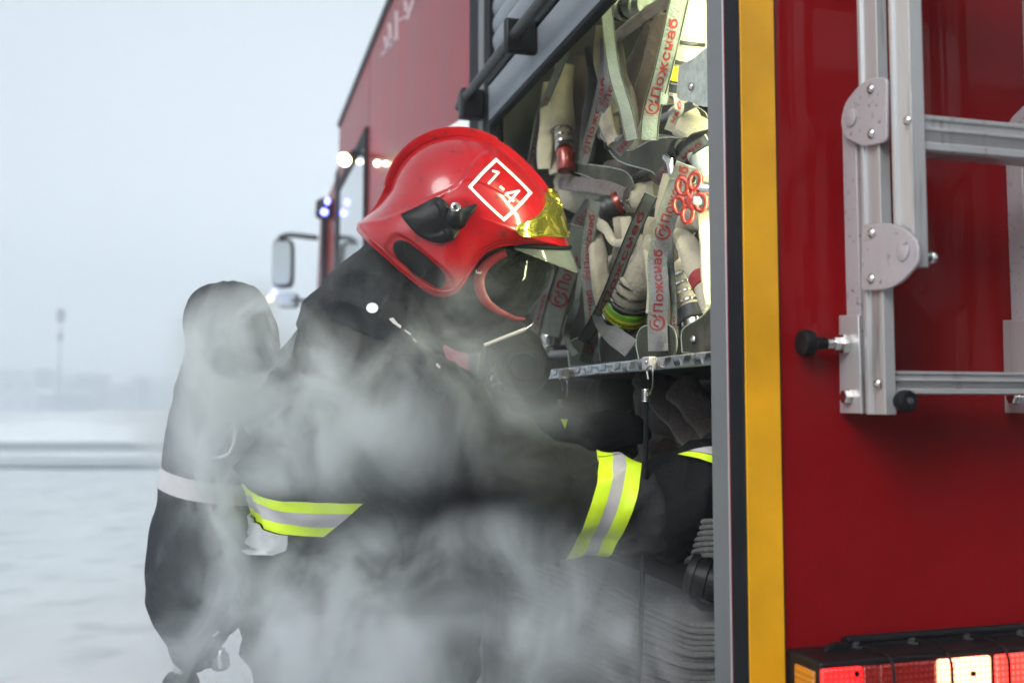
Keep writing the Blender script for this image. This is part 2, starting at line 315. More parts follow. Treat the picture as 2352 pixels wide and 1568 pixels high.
def strip(name, d0, d1, h, m, x0=-60, x1=60):
    b = MB(); n = 60; prof = [(0, 0), (.12, .75), (.3, 1), (.7, 1), (.88, .75), (1, 0)]; v = []
    for i in range(n+1):
        u = lerp(x0, x1, i/n)
        for q, z in prof:
            p = HF*(lerp(d0, d1, q)+noise.noise(Vector((u*.2, d0, q)))*.3) + HR*u; v.append((p.x, p.y, .03+z*h*(1+.35*noise.noise(Vector((u*.4, d0, q*2))))))
    f = [(i*6+k, i*6+k+1, (i+1)*6+k+1, (i+1)*6+k) for i in range(n) for k in range(5)]
    return tag(b.add(v, f).build(name, m), kind='structure')
strip('slushy_road', 20.2, 22.2, .004, 'slush')
strip('far_road', 28.5, 34.5, .004, 'slush')
strip('snow_bank', 35, 38.5, .85, 'bank', -70, 70)
strip('low_snow_bank', 24, 27.5, .06, 'bank')
strip('far_snow_bank', 70, 78, .9, 'bank', -120, 120)
def building(px0, px1, pyt, d, label, name='apartment_block'):
    e = empty(name, label, 'building', 'buildings on the hazy skyline')
    a = (px0-CX)/F0*d; b = (px1-CX)/F0*d; h = CAMH+(935-pyt)/F0*d; dd = 14
    def P(u, v, z): p = HF*v+HR*u; return (p.x, p.y, z)
    MB().add([P(a, d, 0), P(b, d, 0), P(b, d+dd, 0), P(a, d+dd, 0), P(a, d, h), P(b, d, h), P(b, d+dd, h), P(a, d+dd, h)],
             [(0,1,5,4), (1,2,6,5), (2,3,7,6), (3,0,4,7), (4,5,6,7)]).build('wall', 'far', e, smooth=False)
    MB().add([P(a-.5, d-.5, h+.02), P(b+.5, d-.5, h+.02), P(b+.5, d+dd+.5, h+.02), P(a-.5, d+dd+.5, h+.02), P(a-.5, d-.5, h+.7), P(b+.5, d-.5, h+.7), P(b+.5, d+dd+.5, h+.7), P(a-.5, d+dd+.5, h+.7)],
             [(0,1,5,4), (1,2,6,5), (2,3,7,6), (3,0,4,7), (4,5,6,7), (3,2,1,0)]).build('roof', 'bank', e, smooth=False)
    w_ = MB(); nf = max(2, int(h/3)); nw = max(2, int((b-a)/3.2))
    for i in range(nf):
        for j in range(nw):
            u = lerp(a, b, (j+.3)/nw); u2 = lerp(a, b, (j+.7)/nw); z = 1+i*(h-1)/nf; MB().add([P(u, d-.06, z), P(u2, d-.06, z), P(u2, d-.06, z+1.5), P(u, d-.06, z+1.5)], [(0,1,2,3)]).build('window', 'glass', e, smooth=False)
    return e
building(-40, 82, 850, 190, 'widest distant block rising at the far left edge of the skyline')
building(92, 118, 905, 150, 'small low dark block between the wide block and the mast')
building(146, 172, 862, 170, 'narrow tower block just right of the tall mast')
building(196, 250, 885, 210, 'low pale block in the middle of the skyline')
building(262, 300, 880, 230, 'pale block standing left of the slim tower block')
building(300, 318, 868, 190, 'slimmest dark tower block in the skyline')
building(338, 372, 872, 190, 'distant block beside the air cylinder cover')
mast = empty('lamp_mast', 'tall thin mast rising above the hazy skyline at left', 'mast')
pm = Z(138, 942, 0) if False else HF*120+HR*((136-CX)/F0*120); hm = CAMH+(935-708)/F0*120
MB().tube([(pm.x, pm.y, 0), (pm.x, pm.y, hm*.55), (pm.x, pm.y, hm)], [.18, .15, .11], seg=10).build('pole', 'far', mast)
MB().box(pm.x-.42, pm.x+.42, pm.y-.4, pm.y+.4, hm-1.6, hm-.1).build('lamp_head', 'dark', mast, bevel=.05)
MB().box(pm.x-.3, pm.x+.3, pm.y-.25, pm.y+.25, hm-3.9, hm-3.0).build('floodlight_bracket', 'dark', mast, bevel=.05)
tag(MB().add([(-6, -13, .034), (18, -13, .034), (18, 1.6, .034), (.2, 1.6, .034)], [(0,1,2,3)]).build('cleared_apron', mat('wet_asphalt', (.03, .03, .032), .5, var=.3, vscale=3, bump=.2)), kind='structure')  # dark ground added out of view to darken the rear panel's reflections
# unseen building added behind the camera; its dark front darkens what the paint mirrors
st = empty('fire_station', 'dark brick fire station with tall gates, mirrored in the red rear panel', 'building')
MB().box(-14, 18, -13.7, -13.1, 0, 6.8).build('wall', 'brick', st, smooth=False)  # wall of the added unseen building
MB().box(-14.3, 18.3, -13.9, -12.6, 6.8, 7.1).build('roof', 'dark', st)  # roof of the added unseen building
for i, gx in enumerate((-6, -1.2, 3.6, 8.4)):
    MB().box(gx, gx+3.6, -13.08, -13.02, .02, 4.0).build('gate', 'gatered', st)
    MB().box(gx+.4, gx+1.5, -13.00, -12.97, 2.1, 2.9).build('gate_window', 'glass', st); MB().box(gx+2.1, gx+3.2, -13.00, -12.97, 2.1, 2.9).build('gate_window', 'glass', st)

# ---------------------------------------------------------------- fire truck
T = empty('fire_truck', 'red fire truck with its side locker shutter rolled up and tail lamps lit', 'fire truck')
def tp(name, mb, m, parent=None, **k): return mb.build(name, m, parent or T, **k)
ya = X(1680, 935, XS).y; yb = X(1634, 935, XS).y         # corner seal | post | opening
y_open_far = X(1130, 300, XS).y
yp0 = X(1080, 300, XS).y; yj = X(848, 300, XS).y; ye = X(779, 300, XS).y
zroof = X(848, 128, XS).z
TW = 2.45; XR = XS+TW
# rear panel and rear skin
tp('rear_panel', MB().box(XS+.012, XR, YR, YR+.03, .45, zroof), 'red', bevel=.004)
tp('rear_bumper', MB().box(XS+.05, XR-.05, YR-.10, YR-.002, .38, .52), 'dark', bevel=.01)
ty0 = Y(1712, 935, YR-.002).x; ty1 = Y(1790, 935, YR-.002).x
tp('contour_tape', MB().box(ty0, ty1, YR-.0045, YR-.002, .46, zroof-.03), 'tape')
tp('corner_seal', MB().box(XS-.004, XS+.012, YR-.001, ya-.0005, .45, zroof), 'rub', bevel=.003)
tp('opening_post', MB().box(XS-.0005, XS+.030, ya, yb, .45, 2.45), 'alug', bevel=.0015)
tp('post_lip', MB().box(XS-.003, XS-.0006, ya+.0005, ya+.006, .45, 2.45), 'alu', bevel=.001)
tp('paint_line', MB().box(XS-.0034, XS-.0002, ya-.003, ya+.0002, .45, 2.45), 'red')
tp('tape_edge', MB().box(ty1+.0002, ty1+.0022, YR-.0030, YR-.002, .46, zroof-.03), 'rub')
tp('post_edge', MB().box(XS+.0302, XS+.05, YR+.031, yb-.004, .45, zroof), 'inner')
# locker opening: z range
zl0, zl1 = .55, 2.5
zsh = X(1389, 3, XS).z
yi0, yi1 = yb, X(1128, 500, XS).y
M['inner2'] = M['inner']
tp('locker_floor', MB().box(XS+.02, 1.35, yi0-.02, yi1, zl0-.03, zl0), 'inner')
tp('locker_ceiling', MB().box(XS+.02, 1.35, yi0-.02, yi1, zl1, zl1+.03), 'inner')
tp('locker_back', MB().box(1.35, 1.38, yi0-.02, yi1, zl0-.03, zl1+.03), 'inner')
tp('locker_side', MB().box(XS+.03, 1.35, yi1, yi1+.03, zl0-.03, zl1+.03), 'inner')
tp('locker_side', MB().box(XS+.051, 1.35, YR+.04, YR+.06, zl0-.03, zl1+.03), 'inner')
# frame strips at the far side of the opening
def yv(px, py=300): return X(px, py, XS).y
tp('shutter_guide', MB().box(XS-.006, XS+.02, yv(1130), yv(1118), .5, 2.6), 'rub')
tp('shutter_guide', MB().box(XS-.010, XS+.02, yv(1118)+.001, yv(1107), .5, 2.6), 'alug', bevel=.002)
tp('shutter_guide', MB().box(XS-.008, XS+.02, yv(1107)+.001, yv(1084), .5, 2.6), 'rub', bevel=.003)
tp('top_panel', MB().box(XS-.002, XS+.02, YR+.12, yv(1084), 2.6, zroof), 'red_side')
# panels forward of the locker
tp('side_panel', MB().box(XS, XS+.03, yv(1084)+.002, yj-.012, .5, zroof), 'red_side', bevel=.004)
tp('panel_joint', MB().box(XS+.004, XS+.02, yj-.0118, yj+.0118, .5, zroof), 'rub')
tp('roof_rail', MB().box(XS-.012, XS+.05, YR, ye, zroof+.001, zroof+.035), 'dark', bevel=.008)
tp('roof', MB().box(XS+.051, XR, YR, ye, zroof+.001, zroof+.02), 'red_side')
tp('offside_panel', MB().box(XR-.03, XR, YR+.031, ye, .5, zroof), 'red_side')
tp('chassis', MB().box(XS+.15, XR-.15, YR+.2, 8.0, .35, .54), 'dark')
# crew cabin (red, window below)
ztop2 = X(779, 262, XS).z; zw = X(779, 445, XS).z; zw2 = X(846, 395, XS).z
tp('cabin_side', MB().prism([(XS, yj+.012, .5), (XS, ye, .5), (XS, ye, zroof), (XS, yj+.012, zroof)], (.03, 0, 0)), 'red_side', bevel=.004)
win = tp('cabin_window', MB().prism([(XS-.006, yj+.10, 1.15), (XS-.006, ye-.10, 1.15), (XS-.006, ye-.10, zw), (XS-.006, yj+.10, zw)], (.004, 0, 0)), 'glass')
wf = MB()
for a, b, c, d in ((yj+.03, yj+.10, 1.08, zw+.06), (ye-.10, ye-.03, 1.08, zw+.06), (yj+.10, ye-.10, zw, zw+.06), (yj+.10, ye-.10, 1.08, 1.15)): wf.box(XS-.012, XS-.001, a, b, c, d)
tp('window_frame', wf, 'rub', win)
# cab in front
yc = 7.35
zc = X(765, 408, XS).z
prof = [(ye+.02, .5), (yc, .5), (yc+.05, .9), (yc, 1.4), (yc-.25, 2.05), (yc-.5, zc), (ye+.02, zc+.05)]
tp('cab', MB().prism([(XS+.02, a, b) for a, b in prof], (TW-.04, 0, 0)), 'red_side', bevel=.03)
cw = tp('cab_window', MB().prism([(XS+.012, ye+.25, 1.25), (XS+.012, yc-.2, 1.25), (XS+.012, yc-.45, 2.0), (XS+.012, ye+.25, 2.0)], (.006, 0, 0)), 'glass')
tp('window_frame', MB().box(XS+.006, XS+.0115, ye+.18, ye+.25, 1.2, 2.05).box(XS+.006, XS+.0115, ye+.25, yc-.45, 2.0, 2.06), 'rub', cw)
tp('door_pillar', MB().box(XS-.004, XS+.0198, ye+.03, ye+.16, .9, zc), 'rub', bevel=.01)
tp('door_pillar', MB().box(XS-.012, XS+.0198, ye+.8, ye+.92, .9, zc-.1), 'rub', bevel=.01)
hd = tp('grab_handle', MB().tube(cr([(XS-.01, ye+.5, 1.1), (XS-.07, ye+.5, 1.15), (XS-.07, ye+.5, 1.75), (XS-.01, ye+.5, 1.8)], 5), .014), 'alu')
# beacon, mirrors, lamps, glints on the panel
bc = tp('blue_beacon', MB().lathe(X(747, 500, XS-.02), X(747, 455, XS-.02), [(0, .05), (.1, .06), (.8, .055), (1, .02)]), 'blk')
pb = X(745, 487, XS-.06); tp('beacon_lamp', MB().lathe(pb-Vector((0, 0, .02)), pb+Vector((0, 0, .02)), [(0, .004), (.3, .02), (.7, .02), (1, .004)]), 'lampb', bc)
pb = X(752, 462, XS-.06); tp('beacon_lamp', MB().lathe(pb-Vector((0, 0, .02)), pb+Vector((0, 0, .02)), [(0, .004), (.3, .014), (.7, .014), (1, .004)]), 'lampb', bc)
md = 6.6
def mirror(px0, px1, py0, py1):
    a = cp(px0, py1, md); b = cp(px1, py0, md); wd = (px1-px0)/F0*md; c = (a+b)/2; h = b.z-a.z
    poly = []
    for k in range(28):
        t = 2*math.pi*k/28; cx_ = abs(math.cos(t))**.4*math.copysign(1, math.cos(t)); sz = abs(math.sin(t))**.4*math.copysign(1, math.sin(t))
        poly.append(c+RV*(cx_*wd/2)+Vector((0, 0, sz*h/2)))
    o = tp('side_mirror', MB().prism([p+HF*.09 for p in poly], -HF*.085), 'dark', bevel=.012)
    tp('mirror_glass', MB().prism([c+(p-c)*.88-HF*.001 for p in poly], -HF*.003), mat('mirror_face', (.42, .48, .50), .3), o); return o
m1 = mirror(624, 671, 546, 660); mirror(634, 682, 672, 706)
tp('mirror_arm', MB().tube(cr([cp(640, 548, md), cp(665, 540, md), cp(727, 546, md-.1)], 6), .018), 'dark', m1)
tp('mirror_arm', MB().tube([cp(672, 690, md), cp(727, 690, md-.1)], .014), 'dark', m1)
ml = tp('mirror_lamp', MB().lathe(cp(629, 672, md-.12), cp(629, 672, md-.16), [(0, .02), (.6, .022), (1, .004)]), 'lampb')
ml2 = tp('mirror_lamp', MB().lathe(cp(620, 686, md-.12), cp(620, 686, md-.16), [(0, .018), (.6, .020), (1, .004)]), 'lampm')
sl_ = tp('side_lamp', MB().tube([X(812, 350, XS-.002), X(800, 362, XS-.11)], .012), 'blk')
p = X(797, 367, XS-.12); tp('lamp_lens', MB().lathe(p+Vector((0, .035, 0)), p-Vector((.02, .035, 0)), [(0, .010), (.3, .024), (.8, .022), (1, .006)]), 'lampw', sl_)
for a, b, r_ in ((824, 372, .010), (864, 375, .013), (884, 376, .009)):  # glowing discs added where the panel only reflects lamp light
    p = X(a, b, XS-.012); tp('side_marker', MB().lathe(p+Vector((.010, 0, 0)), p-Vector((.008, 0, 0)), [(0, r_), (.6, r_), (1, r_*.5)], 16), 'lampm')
# wheels
for wy in (3.1, 6.3):
    for wx in (XS+.10, XR-.42):
        tp('wheel', MB().lathe((wx, wy, .47), (wx+.3, wy, .47), [(0, .30), (.02, .42), (.12, .47), (.88, .47), (.98, .42), (1, .30)], 36), 'tyre')
        tp('rim', MB().lathe((wx-.012, wy, .47), (wx+.05, wy, .47), [(0, .06), (.1, .10), (.15, .24), (.3, .29), (1, .29)], 30), 'alu')
# white livery: wedge by the guide, slanted letters at the top, band at the bottom
lv = MB()
lv.prism([X(1018, 300, XS-.0015), X(1080, 236+24, XS-.0015), X(1080, 300+40, XS-.0015), X(1018-20, 300+40, XS-.0015)], (.001, 0, 0))
tp('white_stripe', lv, 'white')
lt = MB()
def stroke(a, b, w_=9):
    lt.prism([X(a[0], a[1], XS-.0015), X(a[0]+w_, a[1], XS-.0015), X(b[0]+w_, b[1], XS-.0015), X(b[0], b[1], XS-.0015)], (.001, 0, 0))
for a, b in (((926, 2), (929, 28)), ((944, 0), (930, 46)), ((906, 26), (906, 92)), ((930, 36), (908, 50)), ((890, 54), (893, 98)), ((880, 84), (886, 118)), ((900, 88), (884, 120)), ((872, 128), (886, 112))): stroke(a, b)
tp('white_lettering', lt, 'faded')
# roller shutter, pulled up to z = zsh
sh = empty('roller_shutter', None, None); sh.parent = T
def pc(y, z, x=XS): return Vector((x, y, z))
zb = zsh
z_ = zb+.13
slats = MB()
while z_ < 2.6:
    y0_, y1_ = yb+.003, yi1-.003
    n = 6; pr = []
    for k in range(n+1): t = k/n; pr.append((XS+.006-.005*math.sin(math.pi*t), z_+.0395*t))
    v = []
    for yy in (y0_, y1_):
        for a, b in pr: v.append((a, yy, b))
        for a, b in reversed(pr): v.append((a+.006, yy, b))
    m_ = len(pr)*2; slats.add(v, [tuple(range(m_)), tuple(range(m_, 2*m_))]+[(i, (i+1) % m_, m_+(i+1) % m_, m_+i) for i in range(m_)])
    z_ += .041
slats.build('slats', 'shutter', sh)
MB().box(XS-.008, XS+.014, yb+.003, yi1-.003, zb, zb+.085).build('bottom_rail', 'shutter', sh, bevel=.004)
MB().box(XS-.012, XS+.012, yb+.003, yi1-.003, zb+.0855, zb+.128).build('rail_seal', 'rub', sh, bevel=.003)
MB().box(XS-.010, XS+.010, yb+.003, yi1-.003, zb-.012, zb-.0005).build('rubber_lip', 'rub', sh, bevel=.003)
barz = zb+.062
MB().tube([(XS-.055, yb+.05, barz), (XS-.055, yi1+.10, barz)], .0115, seg=16).build('pull_bar', 'dark', sh)
for q in (1208, 1330+58):
    yy = X(q, 100, XS-.03).y if q < 1300 else yb+.10
    MB().box(XS-.075, XS-.0085, yy-.010, yy+.010, barz-.035, barz+.035).build('bar_bracket', 'blk', sh, bevel=.007)
MB().box(XS-.07, XS-.012, yi1+.01, yi1+.05, barz-.05, barz+.02).build('bar_bracket', 'blk', sh, bevel=.007)
# led strip inside the locker, on the inner face behind the post
ls = MB().box(.66, .69, YR+.0605, YR+.075, 1.35, 2.35).build('locker_lamp', 'strip', T)
MB().box(.65, .70, YR+.0602, YR+.066, 1.33, 2.37).build('lamp_housing', 'alug', ls)

# shelf with tread-plate edge
zs1 = X(1638, 806, XS+.01).z; zs0 = X(1638, 838, XS+.01).z
shf = tp('shelf', MB().box(XS+.0145, 1.3, yb+.002, yi1-.01, zs0+.012, zs1-.006), 'inner')
ed = MB().box(XS+.006, XS+.014, yb+.002, yi1-.01, zs0, zs1)
ed.build('tread_edge', 'tread', shf, bevel=.002)
bars = MB(); k = 0; yy = yb+.008; zc_ = (zs0+zs1)/2; hh_ = (zs1-zs0)
while yy < yi1-.03:
    s_ = 1 if k % 2 else -1
    for j in range(4):
        c = Vector((XS+.006, yy+j*.0052, zc_+(-.0012 if k % 2 else .0012))); dv = Vector((0, .0042, hh_*.30*s_)); pv = Vector((0, -.0009, .0006*s_))
        bars.prism([c-dv-pv, c-pv*1.6, c+dv-pv*.3, c+dv+pv*.3, c+pv*1.6, c-dv+pv], (-.0014, 0, 0))
    yy += .031; k += 1
bars.build('tread_pattern', 'steel', shf)
# ---------------------------------------------------------------- folding ladder on the rear
XL = Y(1928, 900, YR).x; XL2 = Y(2304, 900, YR).x
lad = empty('ladder', None, None); lad.parent = T
def ly(px, py=600, x=None): return X(px, py, x or XL).y
def ribbed_rail(mb, x0, x1, yA, yB, z0, z1):      # yA far, yB near; C-section with raised lips on its -x face
    e = .0035; l = (yA-yB)*.16
    poly = [(x0-e, yA), (x0-e, yA-l), (x0, yA-l-.002), (x0, yB+l+.002), (x0-e, yB+l), (x0-e, yB), (x1, yB), (x1, yB+.004), (x1-.004, yB+.004), (x1-.004, yA-.004), (x1, yA-.004), (x1, yA)]
    mb.prism([(a, b, z0) for a, b in poly], (0, 0, z1-z0))
za = X(2040, 952, XL).z; zb1 = X(2105, 614, XL).z
yr1a, yr1b = ly(1994, 900), ly(2040, 900); yr2a, yr2b = ly(2058, 500), ly(2106, 500)
w1 = Y(2058, 900, yr1b).x-XL; w2 = Y(2130, 500, yr2b).x-XL
def bolt(mb, p, r=.0052, h=.004, ax=(-1, 0, 0)):
    ax = Vector(ax); mb.lathe(p, p+ax*h, [(0, r), (.35, r), (.75, r*.72), (.95, r*.42), (.951, r*.30), (.80, r*.28)], 16)
def stile(dx):
    O = Vector((dx, 0, 0)); V = lambda px, py, off=0: X(px, py, XL-off)+O
    MB_ = MB(); ribbed_rail(MB_, XL+dx, XL+dx+w1, yr1a, yr1b, za, 2.75); MB_.build('stile', 'alu', lad, bevel=.0007)
    MB_ = MB(); ribbed_rail(MB_, XL+dx, XL+dx+w2, yr2a, yr2b, zb1, 2.75); MB_.build('stile', 'alu', lad, bevel=.0007)
    r = MB().prism([V(1933, 262), V(1964, 262), V(1977, 760), V(1945, 760)], (.016, 0, 0)).build('link_bar', 'plate', lad, bevel=.001)
    MB().prism([V(1926, 724, .004), V(1971, 723, .004), V(1979, 950, .004), V(1929, 948, .004)], (.0035, 0, 0)).box(XL+dx-.0004, XL+dx+.020, V(1973, 800).y-.003, V(1973, 800).y+.002, V(1950, 948).z, V(1950, 724).z).build('wall_bracket', 'alu', lad, bevel=.0008)
    def rnd(pts, k=4):
        o = []; n = len(pts)
        for i in range(n):
            a, b, c = Vector(pts[i-1]), Vector(pts[i]), Vector(pts[(i+1) % n]); 
            p0 = b+(a-b)*min(.35, 14/(a-b).length); p1 = b+(c-b)*min(.35, 14/(c-b).length)
            for j in range(k+1): t = j/k; o.append(p0*(1-t)**2+b*2*t*(1-t)+p1*t*t)
        return o
    hp1 = rnd([(2036, 176), (1996, 181), (1972, 196), (1940, 236), (1930, 280), (1938, 316), (1984, 338), (2036, 326)])
    hp2 = rnd([(1978, 515), (2042, 512), (2078, 526), (2108, 556), (2109, 606), (2072, 646), (2040, 664), (1978, 669)])
    h1 = MB().prism([V(a, b, .0085) for a, b in hp1], (.0045, 0, 0)).build('hinge_plate', 'plate', lad, bevel=.0012)
    h2 = MB().prism([V(a, b, .0085) for a, b in hp2], (.0045, 0, 0)).build('hinge_plate', 'plate', lad, bevel=.0012)
    for px, py, off in ((2001, 205, .0086), (2002, 307, .0086), (2085, 277, .0036), (2003, 535, .0086), (2002, 640, .0086), (2016, 880, .0036)):
        b = MB(); bolt(b, V(px, py, off), .0055, .0045); b.build('screw', 'steel', lad)
    for px, py in ((1956, 271), (2075, 577)):
        MB().lathe(V(px, py, .0086), V(px, py, .0086)-Vector((.0028, 0, 0)), [(0, .0105), (.6, .0105), (.9, .009), (.91, .006), (1, .005)], 22).build('pivot', 'plate', lad)
    if dx == 0:
        pk = V(1943, 790, .004); pkl = MB().lathe(pk, pk-Vector((.018, 0, 0)), [(0, .0115), (.25, .0125), (.45, .0125), (.46, .0085), (1, .0085)], 6).build('locking_pin', 'steel', lad, smooth=False)
        MB().lathe(pk-Vector((.012, 0, 0)), pk-Vector((.030, 0, 0)), [(0, .0065), (1, .0065)]).build('pin_shaft', 'steel', lad)
        MB().lathe(pk-Vector((.028, 0, 0)), pk-Vector((.062, 0, 0)), [(0, .0075), (.45, .0078), (.5, .011), (.6, .0155), (.85, .0165), (.97, .0145), (1, .010)], 24).build('pin_knob', 'blk', lad)
    q = V(1951, 911, .0041); MB().lathe(q, q-Vector((.009, 0, 0)), [(0, .0095), (.2, .0095), (.21, .0085), (.9, .0085), (1, .007)], 6).build('hex_bolt', 'steel', lad, smooth=False)
    b = MB(); q = Vector((XL+dx+w1+.004, yr1b-.002, X(2058, 921, XL).z)); b.lathe(q, q-Vector((0, .016, 0)), [(0, .010), (.3, .0125), (.85, .0125), (1, .010)], 20); b.build('rubber_foot', 'rub', lad)
    q2 = q-Vector((0, .0161, 0)); MB().lathe(q2, q2-Vector((0, .002, 0)), [(0, .0045), (1, .0038)], 6).build('screw', 'steel', lad)
stile(0); stile(XL2-XL)
q = Vector((XL+w2, yr2b+.006, X(2130, 583, XL).z)); MB().lathe(q, q+Vector((.012, 0, 0)), [(0, .006), (.5, .006), (.6, .0075), (1, .006)], 14).build('screw', 'steel', lad)
def rung(x0, x1, yA, yB, z0, z1):
    h = z1-z0; poly = [(yA, z0), (yB+.003, z0), (yB, z0+h*.06), (yB, z0+h*.22), (yB+.003, z0+h*.26), (yB+.003, z0+h*.30)]
    k = z0+h*.32
    for i in range(4): poly += [(yB+.003, k), (yB+.0015, k+h*.02), (yB+.003, k+h*.045)]; k += h*.055
    poly += [(yB, z0+h*.58), (yB, z0+h*.64), (yB+.004, z0+h*.68), (yB+.004, z0+h*.84), (yB+.001, z0+h*.88), (yB+.001, z0+h*.97), (yB+.003, z1), (yA, z1)]
    MB().prism([(x0, a, b) for a, b in poly], (x1-x0, 0, 0)).build('rung', 'alu', lad, bevel=.0004)
yR2 = yr2b+.004
rung(XL+w2+.0005, XL2+.0, yr2a-.003, yR2, Y(2130, 348, yR2).z, Y(2130, 262, yR2).z)
yR1 = yr1b+.004
rung(XL+w1+.0005, XL2+.0, yr1a-.003, yR1, Y(2060, 906, yR1).z, Y(2060, 851, yR1).z)
for dz in (.28, .56, .84): rung(XL+w2+.0005, XL2, yr2a-.003, yR2, Y(2130, 348, yR2).z+dz, Y(2130, 262, yR2).z+dz)
# ---------------------------------------------------------------- tail lamp cluster
XT = Y(1806, 1500, YR-.002).x; yT = X(1884, 1530, XT).y; zT = X(1884, 1521, XT).z; zTb = zT-.115
tl = tp('tail_light', MB().box(XT, XT+.72, yT, YR-.001, zTb, zT), 'blk', bevel=.003)
def tx(px): return Y(px, 1530, yT-.004).x
tm = Vector((0, 0, 0))
for a, b, m_, nm in ((1888, 1982, 'lred', 'lens'), (1985, 2020, 'ldim', 'lens'), (2023, 2150, 'ldim', 'lens'), (2157, 2278, 'lhot', 'lens'), (2290, 2420, 'lgrid', 'lens'), (2430, 2560, 'lred', 'lens')):
    MB().box(tx(a), tx(b), yT-.004, yT+.002, zTb+.01, zT-.007).build(nm, m_, tl, bevel=.002)
ys1, ys2 = X(1829, 1530, XT).y, X(1873, 1530, XT).y
MB().box(XT-.003, XT+.002, ys2, ys1, zTb+.01, zT-.012).build('side_lens', 'lamb', tl, bevel=.0015)
for px in (1968, 2235): 
    q = Y(px, 1546, yT-.004); MB().lathe(q, q-Vector((0, .0015, 0)), [(0, .0035), (1, .003)], 12).build('screw', 'blk', tl)
zg = Y(1942, 1462, YR-.014).z; xg = Y(1942, 1462, YR-.014).x
gd = tp('lamp_guard', MB().tube([(xg, YR-.014, zg-.004), (XT+.72, YR-.014, zg-.004)], .0055).prism([(xg, YR-.009, zg-.002), (xg, YR-.004, zg-.002), (xg, YR-.004, zT+.001), (xg, YR-.022, zT+.001)], (XT+.72-xg, 0, 0)), 'blk', bevel=.001)
MB().prism([(Y(px, py, YR-.03)) for px, py in ((1890, 1523), (1893, 1500), (1905, 1482), (1925, 1474), (1950, 1476), (1962, 1515))], (0, .006, 0)).build('guard_ear', 'blk', gd, bevel=.001)
for px in (1966, 2094, 2220, 2344):
    x0 = Y(px, 1478, YR-.02).x; z0 = zg-.012
    P_ = cr([(x0, YR-.018, z0), (x0+.001, YR-.035, zT+.006), (x0+.002, yT-.002, zT+.004), (x0+.002, yT-.013, zT-.006), (x0+.002, yT-.015, zT-.03), (x0+.002, yT-.015, zTb-.01)], 6)
    MB().tube(P_, .0018, seg=8).build('guard_wire', 'blk', gd)
    q = Vector((x0, YR-.018, z0)); MB().lathe(q, q-Vector((0, .009, -.004)), [(0, .006), (.6, .0062), (1, .004)], 14).build('screw', 'dark', gd)

# ---------------------------------------------------------------- hoses, straps and fittings in the locker
tx_cache = {}
def hose(label, path, xp, m='hose', flat=1.0, name='fire_hose', group='canvas hoses in the locker', seg=18, cat='hose', dx=None):
    """path: (px, py, diameter px[, x])"""
    pts = []; rr = []
    for q in path:
        x_ = q[3] if len(q) > 3 else xp; p = X(q[0], q[1], x_); pts.append(p); rr.append(q[2]/2/F0*dep(p))
    P = cr(pts, 8); R = interp(rr, 8)
    for i in range(len(P)):
        P[i] = P[i]+Vector((noise.noise(P[i]*9), noise.noise(P[i]*9+Vector((5, 0, 0))), 0))*.004; R[i] *= 1+.10*noise.noise(P[i]*22)
    fd = -(ray(path[len(path)//2][0], path[len(path)//2][1]))
    mb = MB().tube(P, R, seg=26, flat=flat*(.86 if flat > .7 else 1), fdir=fd)
    for k in range(len(P)):
        for j in range(26):
            v = mb.v[k*26+j]; d = v-P[k]; a = noise.noise(v*16+Vector((P[0].x*50, 0, 0))); b = 1-abs(noise.noise(Vector((v.x*26, v.y*26, v.z*9))))*2.6
            mb.v[k*26+j] = P[k]+d*(1+.14*a+.10*(b-.4))
    o = mb.build(name, m, sharp=75)
    tag(o, label, cat, group); return o
def D2(px, py, x_, wpx): p = X(px, py, x_); return p, wpx/2/F0*dep(p)
def rings(parent, A, B, n, r, m='steel', r2=None, name='binding_ring'):
    A, B = Vector(A), Vector(B)
    for i in range(n):
        t = (i+.5)/n; c = A.lerp(B, t); ax = (B-A).normalized(); rr = lerp(r, r2 or r, t)
        MB().lathe(c-ax*.0028, c+ax*.0028, [(0, rr*.99), (.2, rr*1.05), (.8, rr*1.05), (1, rr*.99)], 30).build(name, m, parent)
def band(parent, A, B, r, m, name='coupling', prof=None, r2=None):
    return MB().lathe(A, B, prof or [(0, r*.96), (.04, r), (.96, r2 or r), (1, (r2 or r)*.96)], 32).build(name, m, parent)
LOGO = None
def logo():
    vs, fs = [], []
    def arc(cx, cy, r, a0, a1, w0, w1, n=18):
        o = len(vs)
        for i in range(n+1):
            a = lerp(a0, a1, i/n); w_ = lerp(w0, w1, i/n)
            vs.append((cx+(r-w_/2)*math.cos(a), cy+(r-w_/2)*math.sin(a))); vs.append((cx+(r+w_/2)*math.cos(a), cy+(r+w_/2)*math.sin(a)))
        for i in range(n): fs.append((o+2*i, o+2*i+2, o+2*i+3, o+2*i+1))
    arc(.5, .5, .42, rad(60), rad(350), .05, .18)
    arc(.5, .47, .20, rad(200), rad(-60), .14, .05)
    o = len(vs); vs.extend([(.62, .40), (.98, .58), (.95, .92), (.80, .62)]); fs.append((o, o+1, o+2, o+3))
    return vs, fs
